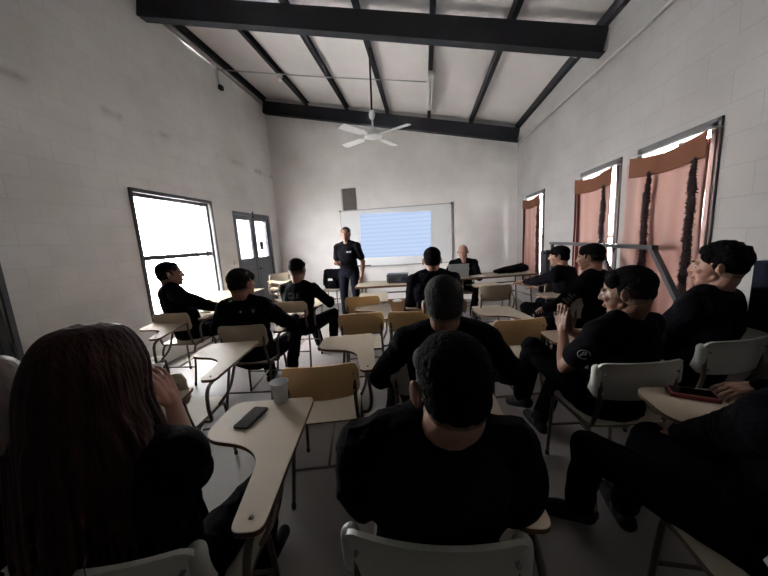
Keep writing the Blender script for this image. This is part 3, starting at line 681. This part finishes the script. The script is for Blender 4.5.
def person(label, x, y, th, headat=None, hip=.50, lean=-8., sc=1.0, head=(0, 0, 0), la=None, ra=None, lf=(-.12, .42, .09), rf=(.12, .42, .09), lk=(-.3, 1, .6), rk=(.3, 1, .6),
           hair='buzz', sk='skin', sleeve='long', top='cloth', legs='trouser', voxel=.008, slouch=14., twist=0., stand=False, extra=None, belly=1.0, seed=1, hc=None, wr=.005, coat=0., hs=1.07, hx=0., hy=0., drop=0., toe=(None, None)):
    S_ = sc; hipc = V((0, 0, hip)); ln = R(lean); s1 = V((0, math.sin(ln), math.cos(ln))); l2_ = R(lean+slouch); s2 = V((0, math.sin(l2_), math.cos(l2_)))
    chest = hipc+s1*.27*S_; nb = chest+s2*.235*S_; tw = Matrix.Rotation(R(twist), 3, 'Z'); X = tw@V((1, 0, 0)); Fw = tw@V((0, 1, 0))
    sh = nb-s2*.045*S_
    hd = Matrix.Rotation(R(head[0]), 3, 'Z')@Matrix.Rotation(R(head[1]), 3, 'X')@Matrix.Rotation(R(head[2]), 3, 'Y')
    hcn = nb+V((hx, .018+hy, .05-drop))*S_+hd@V((0, .012, .095))*S_*hs
    q = S_*hs
    if headat:
        dz = max(-.045, min(.05, headat[2]-hcn.z)); hip += dz; e_ = V((0, 0, dz)); hipc += e_; chest += e_; nb += e_; sh += e_; hcn += e_
        o_ = Matrix.Rotation(R(th), 3, 'Z')@hcn; x, y = headat[0]-o_.x, headat[1]-o_.y; print('ROOT', label[:40], round(x, 2), round(y, 2), 'dz', round(headat[2]-hcn.z, 3))
    body = MB(); shirt = MB(); pants = MB()
    rotc = tw@V((0, 0, 1)).rotation_difference(s1).to_matrix(); rotd = tw@V((0, 0, 1)).rotation_difference(s2).to_matrix()
    def tor(mb, g, low=True):
        mb.ell(hipc+V((0, -.01, .02)), ((.165+g)*S_, (.115+g)*S_, (.12+g)*S_))
        mb.ell(hipc+s1*.15*S_+V((0, .012*belly, 0)), ((.150*(.5+.5*belly)+g)*S_, (.108*belly+g)*S_, (.15+g)*S_), rotc)
        mb.ell(chest+s2*.04*S_, ((.168+g)*S_, (.112+g)*S_, (.165+g)*S_), rotd)
        mb.ell(nb-s2*.075*S_-Fw*.012, ((.170+g)*S_, (.092+g)*S_, (.085+g)*S_), rotd)
        for s_ in (-1, 1):
            mb.cap(nb+X*s_*.035*S_-s2*.005*S_, sh+X*s_*.155*S_-s2*.012*S_, (.052+g*.6)*S_, (.050+g)*S_)
            mb.ell(chest+X*s_*.085*S_-Fw*.045*S_+s2*.07*S_, ((.075+g)*S_, (.055+g)*S_, (.11+g)*S_), rotd)
    tor(body, 0); tor(shirt, .016+coat)
    # neck and head
    body.cap(nb-s2*.03*S_, hcn+hd@V((0, -.034, -.055))*q, .062*S_, .059*q)
    body.cap(nb+V((0, .03, -.01))*S_, hcn+hd@V((0, .01, -.075))*q, .045*S_, .042*q)
    H = lambda a, b, c: hcn+hd@V((a, b, c))*q
    E_ = lambda c, r, mb=None: (mb or body).ell(H(*c), (r[0]*q, r[1]*q, r[2]*q), hd)
    E_((0, -.014, .030), (.0745, .095, .083)); E_((0, .026, -.016), (.062, .060, .078)); E_((0, .030, -.066), (.046, .044, .034)); E_((0, .060, -.092), (.020, .018, .016))
    for s_ in (-1, 1):
        body.cap(H(s_*.047, .002, -.052), H(s_*.022, .054, -.088), .015*q, .016*q); E_((s_*.038, .062, -.022), (.020, .018, .017))
        body.cap(H(s_*.014, .0835, .016), H(s_*.042, .072, .018), .0080*q, .008*q)
        E_((s_*.010, .091, -.030), (.009, .009, .007))
        er = hd@Matrix.Rotation(R(s_*-28), 3, 'Z')@Matrix.Rotation(R(-8), 3, 'X')
        body.ell(H(s_*.081, -.014, -.006), (.0075*q, .0170*q, .030*q), er); body.ell(H(s_*.073, -.003, -.012), (.009*q, .009*q, .013*q), er)
    for s_ in (-1, 1): E_((s_*.033, .036, -.044), (.025, .034, .038))
    body.cap(H(0, .083, .010), H(0, .098, -.026), .0078*q, .0110*q)
    body.cap(H(-.015, .079, -.056), H(.015, .079, -.056), .0078*q); body.cap(H(-.012, .077, -.066), H(.012, .077, -.066), .008*q)
    # arms
    ua, fa = .295*S_, .262*S_
    wr_ = []
    for s_, A in ((-1, la), (1, ra)):
        A = A or {}
        so = sh+X*s_*.182*S_-s2*.022*S_
        tgt = A.get('hand', (s_*.20, .30, hip+.10)); pole = A.get('pole', (s_*.4, -.5, -.8))
        el, wt = ik(so, tgt, ua, fa, pole)
        body.ell(so, (.054*S_, .054*S_, .058*S_)); body.cap(so, el, .050*S_, .040*S_); fm = el+(wt-el)*.28; body.cap(el, fm, .040*S_, .041*S_); body.cap(fm, wt, .041*S_, .026*S_)
        g = .013+coat*.6
        shirt.ell(so, ((.060+g)*S_, (.060+g)*S_, (.062+g)*S_))
        if sleeve == 'short': shirt.cap(so, so+(el-so)*.66, (.053+g)*S_, (.052+g)*S_)
        else:
            shirt.cap(so, el, (.052+g)*S_, (.043+g)*S_); shirt.cap(el, wt-(wt-el).normalized()*.02, (.043+g)*S_, (.030+g*.7)*S_)
            shirt.ell(el, ((.045+g)*S_,)*3)
        hd_ = V(A.get('dir', (wt-el).normalized())); make_hand(body, wt, hd_, A.get('nrm', (0, 0, -1)), A.get('side', -s_), A.get('curl', .35), A.get('spread', .12), S_)
        wr_.append((so, el, wt))
    # legs
    tl, sl_ = .43*S_, .41*S_
    shoes = []
    for s_, F_, K_, te in ((-1, lf, lk, toe[0]), (1, rf, rk, toe[1])):
        ho = hipc+V((s_*.095*S_, 0, -.01)); kn, an = ik(ho, F_, tl, sl_, K_)
        body.cap(ho, kn, .078*S_, .052*S_); body.cap(kn, kn+(an-kn)*.35, .05*S_, .052*S_); body.cap(kn+(an-kn)*.35, an, .05*S_, .033*S_)
        pants.cap(ho, kn, .096*S_, .068*S_); pants.ell(kn, (.070*S_,)*3); pants.cap(kn, an+(kn-an).normalized()*.03, .066*S_, .058*S_)
        td = V(te) if te else V((s_*.25, 1, 0)); td.normalize(); dn = (an-kn).normalized()
        if not te: dn = V((0, 0, -1))
        dn = (dn-td*dn.dot(td)).normalized()
        sm = MB(); a0 = an+dn*.035*S_
        sm.cap(an-dn*.05, an+dn*.03, .046*S_, .044*S_); sm.cap(a0-td*.045*S_, a0+td*.08*S_, .040*S_, .042*S_); sm.cap(a0+td*.06*S_, a0+td*.165*S_+dn*.008, .043*S_, .034*S_)
        body.cap(an, a0, .03*S_, .025*S_); body.cap(a0, a0+td*.13*S_, .024*S_, .02*S_)
        shoes.append(sm)
    pants.ell(hipc+V((0, -.012, 0)), (.183*S_, .136*S_, .125*S_)); pants.ell(hipc+V((0, -.03, -.03)), (.18*S_, .12*S_, .085*S_))
    if extra: extra(dict(shirt=shirt, body=body, pants=pants, H=H, hd=hd, q=q, nb=nb, sh=sh, X=X, Fw=Fw, s2=s2, chest=chest))
    # collar hides the seam between neck and shirt
    shirt.cap(nb+V((0, -.004, -.02))*S_, nb+V((0, .006, .018))*S_, .072*S_, .064*S_)
    root = remesh(body, 'person', voxel*.62, M[sk], None, 5); root.location = (x, y, 0); root.rotation_euler = (0, 0, R(th)); tag(root, label, 'person', 'people in the classroom')
    t1 = remesh(shirt, 'jacket' if sleeve == 'long' else 't_shirt', voxel, M[top], root, 6, wr, 9, seed=seed)
    remesh(pants, 'trousers', voxel, M[legs], root, 6, wr, 9, seed=seed+3)
    for sm in shoes: remesh(sm, 'boot', voxel, M['boot'], root, 5)
    # face details
    for s_ in (-1, 1):
        e = MB().ell(H(s_*.030, .0765, -.001), (.0115*q, .0080*q, .0058*q), hd).build('eye', M['eye'], root, smooth=True)
        MB().ell(H(s_*.030, .0822, -.001), (.0050*q, .0028*q, .0048*q), hd).build('iris', M['iris'], e, smooth=True)
        MB().cap(H(s_*.016, .0915, .021), H(s_*.044, .0795, .023), .0032*q, .0026*q, 8, 3).build('eyebrow', M['hair'], root, smooth=True)
    MB().cap(H(-.017, .0845, -.061), H(.017, .0845, -.061), .0048*q, None, 8, 3).build('lips', M['lip'], root, smooth=True)
    # hair
    hm = M['hair']; fm_ = M['fade']
    if hair in ('grizzled', 'grey_fade'): hm = M['hair_grey']; fm_ = M['stubble_grey']
    if hair in ('buzz', 'grizzled', 'fade'):
        fd = MB(); E_((-.052, .028, .050), (.0215, .030, .030), fd); E_((.052, .028, .050), (.0215, .030, .030), fd); E_((0, -.022, .024), (.0768, .0925, .080), fd); E_((0, -.040, -.026), (.0640, .0610, .056), fd); remesh(fd, 'clipped_sides', .005, fm_, root, 3, .0006, 60)
        hr = MB(); E_((0, -.024, .050), (.0768, .0930, .0735), hr); E_((0, .020, .080), (.050, .048, .030), hr)
        E_((0, -.034, .024), (.0762, .0835, .055), hr)
        if hair != 'fade': E_((0, -.043, -.006), (.0705, .0690, .062), hr)
        remesh(hr, 'hair', .0045, hm, root, 4, .0018, 60)
    elif hair in ('short', 'thick'):
        fd = MB(); E_((0, -.022, .024), (.0768, .0925, .080), fd); E_((0, -.040, -.026), (.0640, .0610, .056), fd); remesh(fd, 'clipped_sides', .005, fm_, root, 3, .0006, 60)
        g = .004 if hair == 'thick' else .0
        hr = MB(); E_((0, -.026, .042), (.0785+g, .0965+g, .082+g), hr); E_((0, -.046, -.002), (.0690+g*.4, .068, .052), hr); E_((0, .020, .078), (.056, .054, .032+g), hr)
        for s_ in (-1, 1): E_((s_*.0660, .002, .014), (.0105, .014, .034), hr); E_((s_*.056, .030, .056), (.022, .034, .034), hr)
        if hair == 'thick':
            rnd = random.Random(5)
            for i in range(60):
                a = rnd.uniform(0, 2*PI); b_ = rnd.uniform(.1, 1.0); c = (math.cos(a)*.074*math.sin(b_), -.022+math.sin(a)*.092*math.sin(b_), .048+.078*math.cos(b_)); E_(c, (.014, .016, .010), hr)
        remesh(hr, 'hair', .0045, hm, root, 3, .0022, 50)
    elif hair == 'bald':
        fd = MB(); E_((0, -.026, .004), (.0765, .088, .045), fd); remesh(fd, 'clipped_hair', .005, M['stubble_grey'], root, 3, .0008, 60)
    elif hair == 'cap':
        fd = MB(); E_((0, -.020, .020), (.0770, .0945, .070), fd); E_((0, -.045, -.018), (.066, .069, .055), fd); remesh(fd, 'hair', .005, M['hair'], root, 3, .001, 60)
        cp = MB(); E_((0, -.016, .050), (.083, .103, .074), cp); remesh(cp, 'cap', .006, M['cloth2'], root, 4)
        MB().prism(rounded([(-.065*q, .06*q), (.065*q, .06*q), (.055*q, .15*q), (-.055*q, .15*q)], .04*q), .055*q, .062*q, Matrix.Translation(hcn)@hd.to_4x4()@Matrix.Rotation(R(-8), 4, 'X')).build('cap_peak', M['cloth2'], root, bevel=.002)
    elif hair == 'long':
        hr = MB(); rnd = random.Random(3)
        E_((0, -.022, .036), (.088, .112, .094), hr); E_((0, -.052, -.04), (.092, .094, .125), hr); E_((0, -.085, -.20), (.128, .075, .17), hr); E_((0, -.085, -.32), (.120, .060, .13), hr)
        for s_ in (-1, 1): E_((s_*.066, -.004, -.03), (.026, .058, .090), hr)
        for i in range(150):
            a = rnd.uniform(PI*.93, PI*2.07) if i % 3 else rnd.uniform(PI*.80, PI*2.20)
            ca, sa = math.cos(a), math.sin(a); L_ = rnd.uniform(.36, .52) if sa < .1 else rnd.uniform(.28, .40)
            rd = .004+rnd.random()*.005; pts = [H(ca*.02, -.02+sa*.03, .122+.004*rnd.random()), H(ca*.060, -.015+sa*.082, .104), H(ca*.089, -.018+sa*.113, .035), H(ca*.096, -.030+sa*.118, -.05)]
            z0 = hcn.z-.09*q; ex = ca*rnd.uniform(.100, .14); ey = -.035+sa*rnd.uniform(.11, .135)
            p4 = hcn+hd@V((ex*.98, ey, -.13))*q; p5 = hcn+hd@V((ex*1.12, ey*1.12-.01, 0))*q; p5.z = hcn.z-L_*.75; p6 = p5.copy(); p6.z = hcn.z-L_; p6 += V((rnd.uniform(-.015, .015), rnd.uniform(-.01, .01), 0))
            pts += [p4, p5, p6]; ps = smoothpath(pts, 5); n = len(ps); hr.tube(ps, [rd*(.8+.6*math.sin(PI*min(1, k/n*1.2+.15)))*(1 if k < n*.8 else (1.25-(k/n)*.95)) for k in range(n)], 7)
        remesh(hr, 'hair', .0045, M['hair_long'], root, 3)
    elif hair == 'old':
        hr = MB(); rnd = random.Random(9)
        E_((0, -.020, .038), (.092, .110, .088), hr); E_((0, -.045, -.03), (.098, .092, .10), hr)
        for i in range(120):
            a = rnd.uniform(PI*.85, PI*2.15); ca, sa = math.cos(a), math.sin(a); r_ = rnd.uniform(.006, .012)
            pts = [H(ca*.03, -.02+sa*.04, .12), H(ca*.07, -.015+sa*.085, .095), H(ca*.098, -.018+sa*.112, .03), H(ca*(.108+.01*rnd.random()), -.022+sa*(.12+.01*rnd.random()), -.05), H(ca*rnd.uniform(.09, .12), -.03+sa*rnd.uniform(.1, .13), -.12), H(ca*.10, -.03+sa*.11, rnd.uniform(-.21, -.16))]
            hr.tube(smoothpath(pts, 5), r_, 7)
        remesh(hr, 'hair', .005, M['hair_old'], root, 3)
    return dict(root=root, shirt=t1, arms=wr_, nb=nb, chest=chest, S=S_, s2=s2, H=H, hd=hd, q=q)

from mathutils.bvhtree import BVHTree
def decal(J, name, m, polys, org, ray, upv, off=.003):
    """wrap flat shapes (text or outlines) onto the shirt: org outside the cloth, ray points at it"""
    sh_ = J['shirt']; bvh = BVHTree.FromPolygons([v_.co for v_ in sh_.data.vertices], [p.vertices for p in sh_.data.polygons])
    ray = V(ray).normalized(); U = V(upv); U = (U-ray*U.dot(ray)).normalized(); X_ = ray.cross(U); org = V(org); vs, fs = polys; out = []
    for a, b in vs:
        o_ = org+X_*a+U*b; h = bvh.ray_cast(o_, ray)[0]; out.append((h if h else o_+ray*.2)-ray*off)
    return MB().add(out, fs).build(name, m, sh_)
def text_polys(txt, size):
    cu = bpy.data.curves.new('t', 'FONT'); cu.body = txt; cu.size = size; cu.align_x = 'CENTER'; cu.align_y = 'CENTER'; o_ = bpy.data.objects.new('t', cu); C.objects.link(o_)
    me = bpy.data.meshes.new_from_object(o_.evaluated_get(bpy.context.evaluated_depsgraph_get())); vs = [(v_.co.x, v_.co.y) for v_ in me.vertices]; fs = [tuple(p.vertices) for p in me.polygons]
    bpy.data.objects.remove(o_); bpy.data.meshes.remove(me); return vs, fs
def join_polys(*ps):
    vs = []; fs = []
    for v_, f_ in ps: n = len(vs); vs += v_; fs += [tuple(i+n for i in q) for q in f_]
    return vs, fs
def ring(r0, r1, n=28, cx=0, cy=0, a0=0, a1=360):
    vs = []
    for i in range(n+1): a = R(a0+(a1-a0)*i/n); vs += [(cx+r0*math.cos(a), cy+r0*math.sin(a)), (cx+r1*math.cos(a), cy+r1*math.sin(a))]
    return vs, [(2*i, 2*i+1, 2*i+3, 2*i+2) for i in range(n)]
def bar(x0, x1, y0, y1, n=5):
    vs = []
    for i in range(n+1): x = x0+(x1-x0)*i/n; vs += [(x, y0), (x, y1)]
    return vs, [(2*i, 2*i+2, 2*i+3, 2*i+1) for i in range(n)]

LAP = lambda s_, z=.66: dict(hand=(s_*.12, .30, z))
def jacket_bulge(d):     # loose jacket back hanging over the backrest, epaulettes, collar
    s = d['shirt']; nb = d['nb']; X = d['X']
    s.ell(nb+V((0, -.045, -.31)), (.10, .09, .10)); s.ell(nb+V((0, -.03, -.10)), (.19, .10, .11))
    for s_ in (-1, 1):
        s.ell(nb+X*s_*.185+V((0, -.01, -.13)), (.075, .08, .12)); s.ell(nb+X*s_*.15+V((0, -.005, -.030)), (.075, .065, .04))
        s.box(nb+X*s_*.165+V((0, .0, .012)), (.11, .05, .012), Matrix.Rotation(R(s_*14), 3, 'Y'))
    s.cap(nb+V((-.06, -.045, -.005)), nb+V((.06, -.045, -.005)), .024)
person('cropped-haired man nearest the camera in a black jacket, seen from behind', 0, 0, 2, headat=(.046, .67, 1.118), lean=-14, slouch=10, sc=.96, belly=.85, hs=1.12, hx=.045, hy=-.055, drop=.035, head=(12, -4, 0), la=dict(hand=(-.14, .30, .62), pole=(-.2, -.5, -1)), ra=dict(hand=(.12, .30, .62), pole=(.2, -.5, -1)), hair='buzz', sk='skin_light', voxel=.006, extra=jacket_bulge, seed=2, wr=.006, coat=.010)
person('long-haired woman in a black t-shirt seated in the left foreground', 0, 0, 10, headat=(-.805, .60, 1.165), lean=-10, slouch=10, sc=.95, hs=1.12, head=(-6, -2, 0), ra=dict(hand=(-.03, .25, .95), pole=(.35, -.3, -1), dir=(-.25, .0, .9), nrm=(-1, .1, 0), side=1, curl=.35), la=dict(hand=(-.14, .30, .62)), hair='long', sk='skin_light', sleeve='short', voxel=.006, seed=4, top='cloth2', coat=.004)
person('person with greying brown hair at the left picture edge', 0, 0, 16, headat=(-1.28, .64, 1.07), lean=-8, sc=.95, head=(8, -4, 0), hair='old', sk='skin_light', sleeve='long', voxel=.008, seed=5, top='cloth2')
person('man in profile against the bright left window, dark sweatshirt', 0, 0, -35, headat=(-2.86, 3.03, 1.22), lean=-16, slouch=6, sc=1.10, hs=1.14, drop=.03, head=(-12, 4, 0), ra=dict(hand=(.10, .42, .72)), la=dict(hand=(-.05, .46, .66), pole=(-.3, -.5, -1)), hair='buzz', sk='skin_dark', seed=6, top='cloth2', coat=.012)
person('dark-haired man in black seen from behind before the grey door', 0, 0, 0, headat=(-1.60, 2.42, 1.150), lean=-12, slouch=12, hs=1.12, sc=1.06, drop=.02, hy=-.04, head=(-14, -2, 0), ra=dict(hand=(.24, .40, .72), pole=(.6, -.4, -.6)), la=dict(hand=(-.36, .30, .60), pole=(-.7, -.4, -.2)), hair='short', sk='skin', seed=7, top='cloth2', coat=.012)
J5 = person('man with high clipped sides and faded lettering across the back of his black shirt', 0, 0, -6, headat=(-1.522, 3.42, 1.17), lean=-8, hs=1.12, sc=1.04, hy=-.02, head=(2, 0, 0), ra=dict(hand=(.20, .42, .72), pole=(.7, -.4, -.6)), la=dict(hand=(-.18, .36, .64)), rf=(.20, .40, .10), lf=(.02, .36, .10), hair='fade', sk='skin', seed=8)
decal(J5, 'back_lettering', M['print_dim'], text_polys('C.I.E.', .085), J5['nb']+V((0, -.5, -.13)), (0, 1, 0), (0, 0, 1))
J6 = person('standing presenter in a black t-shirt and dark trousers beside the whiteboard', 0, 0, 172, headat=(-1.335, 5.08, 1.607), hip=.90, lean=0, slouch=2, sc=.99, hs=1.05, head=(6, 2, 0), ra=dict(hand=(.16, .20, 1.12), pole=(.35, -.6, -.7), dir=(-.8, .5, .2), curl=.7), la=dict(hand=(-.235, .04, .86), pole=(-.5, -.7, 0), dir=(.1, .1, -1), nrm=(1, 0, 0), side=-1), lf=(-.14, .03, .09), rf=(.13, .0, .09), lk=(-.1, 1, 0), rk=(.1, 1, 0), hair='grizzled', sk='skin', sleeve='short', voxel=.009, seed=9, legs='cloth_navy', belly=1.02, wr=.004)
decal(J6, 'chest_print', M['print'], join_polys(bar(-.045, -.012, 0, .012), bar(-.005, .03, 0, .012), bar(-.045, .03, -.012, -.006)), J6['chest']+V((-.075, .5, .08)), (0, -1, 0), (0, 0, 1))
J7 = person('bald man seated behind the right table, leaning on his forearms', 0, 0, 178, headat=(.667, 5.50, 1.165), lean=14, slouch=14, sc=1.04, head=(-16, -16, 0), ra=dict(hand=(.12, .40, .81), pole=(.8, -.2, -.6), dir=(-.8, .6, 0)), la=dict(hand=(-.03, .42, .81), pole=(-.8, -.2, -.6), dir=(.5, .7, 0)), hair='bald', sk='skin_light', sleeve='long', voxel=.010, seed=10)
decal(J7, 'chest_print', M['print'], join_polys(bar(-.03, -.005, 0, .010), bar(.0, .03, 0, .010)), J7['chest']+V((-.08, .5, .06)), (0, -1, 0), (0, 0, 1))
person('man in jeans seated before the projector table, seen from behind', 0, 0, 2, headat=(.071, 3.30, 1.21), lean=0, slouch=10, hip=.53, sc=1.14, drop=.03, hs=1.06, head=(4, -4, 0), ra=dict(hand=(.16, .38, .72)), la=dict(hand=(-.14, .36, .68)), hair='buzz', sk='skin', legs='jeans', seed=11, top='cloth_navy', coat=.008)
person('broad man with grizzled hair in black, second from the camera, seen from behind', 0, 0, 3, headat=(.085, 1.52, 1.118), lean=-12, slouch=10, sc=1.08, drop=.045, hx=-.01, hy=-.04, hs=1.16, head=(-4, -4, 0), la=dict(hand=(-.26, .28, .56), pole=(-.8, -.4, -.3)), ra=dict(hand=(.26, .28, .58), pole=(.8, -.4, -.3)), lf=(-.36, .40, .10), rf=(.2, .42, .10), hair='grizzled', sk='skin', seed=12, coat=.014)
person('man in a black cap in profile facing left, arm resting out to the side', 0, 0, 42, headat=(1.60, 3.90, 1.142), lean=4, slouch=12, hs=1.06, head=(22, -2, 0), la=dict(hand=(.05, .62, .77), pole=(-1, 0, -.8), dir=(-.1, 1, 0)), ra=dict(hand=(.1, .40, .70)), hair='cap', sk='skin', seed=13, coat=.01)
J11 = person('dark-haired man in black just behind the man in the black cap', 0, 0, 38, headat=(1.55, 3.10, 1.18), lean=-2, hs=1.10, head=(12, -4, 0), la=dict(hand=(-.16, .40, .66), pole=(-1, -.3, -.4)), ra=dict(hand=(.14, .40, .66)), hair='short', sk='skin', seed=14, coat=.012)
so, el, wt = J11['arms'][0]; ad = (el-so).normalized()
decal(J11, 'sleeve_print', M['print_dim'], join_polys(bar(-.035, .03, -.05, -.03), bar(-.02, .04, -.02, .0), bar(-.035, .02, .012, .03), bar(-.01, .03, .04, .052)), so+(el-so)*.62+V((-.3, -.25, .0)), (.3, .25, 0), -ad)
J12 = person('man in a black t-shirt holding his joined hands up, one knee raised', 0, 0, 25, headat=(1.006, 1.66, 1.125), lean=-14, slouch=16, belly=.85, hs=1.10, hy=-.04, drop=.02, head=(24, -6, 0),
    la=dict(hand=(-.045, .27, .83), pole=(-.5, -.1, -1), dir=(.05, .10, 1), nrm=(1, 0, 0), side=1, curl=.10, spread=.10), ra=dict(hand=(.01, .28, .83), pole=(.9, -.2, -1), dir=(-.08, .10, 1), nrm=(-1, 0, 0), side=-1, curl=.14, spread=.10),
    lf=(-.20, .44, .34), lk=(-.3, .6, 1), rf=(-.02, .46, .10), hair='short', sk='skin_dark', sleeve='short', voxel=.007, seed=15, toe=((.1, .9, -.4), None))
so, el, wt = J12['arms'][0]; ad = (el-so).normalized()
decal(J12, 'sleeve_badge', M['print'], join_polys(ring(.026, .029, a0=20, a1=330), bar(-.012, -.006, -.018, .016, 2), ring(.005, .011, 14, -.003, .008, -95, 95)), so+(el-so)*.45+V((-.3, -.30, .0)), (.3, .30, 0), -ad)
person('heavy-set young man by the right wall in profile facing left, wavy black hair', 0, 0, 30, headat=(1.675, 1.98, 1.195), lean=-12, slouch=10, hs=1.07, sc=1.05, hy=-.04, head=(20, 2, 0), la=dict(hand=(-.14, .36, .66)), ra=dict(hand=(.14, .36, .66)), hair='thick', sk='skin_light', seed=16, coat=.014, belly=1.2)
person('person in black at the right picture edge with outstretched legs, holding a red case', 1.04, .93, 8, lean=-18, slouch=14, sc=1.04, la=dict(hand=(.02, .34, .60), pole=(-.6, -.4, -.5)), ra=dict(hand=(.37, .385, .76), pole=(.6, -.3, -.6), dir=(-1, .12, -.05), curl=.35), lf=(-.28, .50, .11), rf=(-.06, .50, .10), lk=(-.5, .5, 1), rk=(-.1, .5, 1), hair='short', sk='skin', voxel=.006, seed=17, coat=.016, toe=((-.9, .3, .05), None))
t = empty('phone_case', (1.12, 1.37, .7165), R(-22)); tag(t, 'dark red flip case lying on the right foreground writing tablet', 'case')
MB().box((0, 0, .009), (.16, .085, .018)).build('cover', M['red'], t, bevel=.004); MB().box((0, 0, .0185), (.14, .066, .002)).build('screen', M['screen'], t)

# ------------------------------------------------------------------ daylight
w = bpy.data.worlds.new('daylight'); bpy.context.scene.world = w; w.use_nodes = True
bg = w.node_tree.nodes['Background']; bg.inputs[0].default_value = (1.0, .96, .94, 1); bg.inputs[1].default_value = 46
sn = bpy.data.lights.new('sun', 'SUN'); sn.energy = 320; sn.angle = R(3); so_ = bpy.data.objects.new('sun', sn); C.objects.link(so_); so_.rotation_euler = (R(38), 0, 0)
def portal(x, y0, y1, z0, z1, s_):
    l = bpy.data.lights.new('daylight_portal', 'AREA'); l.shape = 'RECTANGLE'; l.size = z1-z0; l.size_y = y1-y0; l.cycles.is_portal = True
    o = bpy.data.objects.new('daylight_portal', l); C.objects.link(o); o.location = (x, (y0+y1)/2, (z0+z1)/2); o.rotation_euler = (0, R(-90*s_), 0)
for h in (WL[0], WL[2]): portal(XL-.16, h[0], h[1], h[2], h[3], 1)
for h in WR: portal(XR+.16, h[0], h[1], h[2], h[3], -1)
vs_ = bpy.context.scene.view_settings; vs_.view_transform = 'Standard'; vs_.look = 'None'; vs_.gamma = 1; vs_.exposure = .68; vs_.use_curve_mapping = False
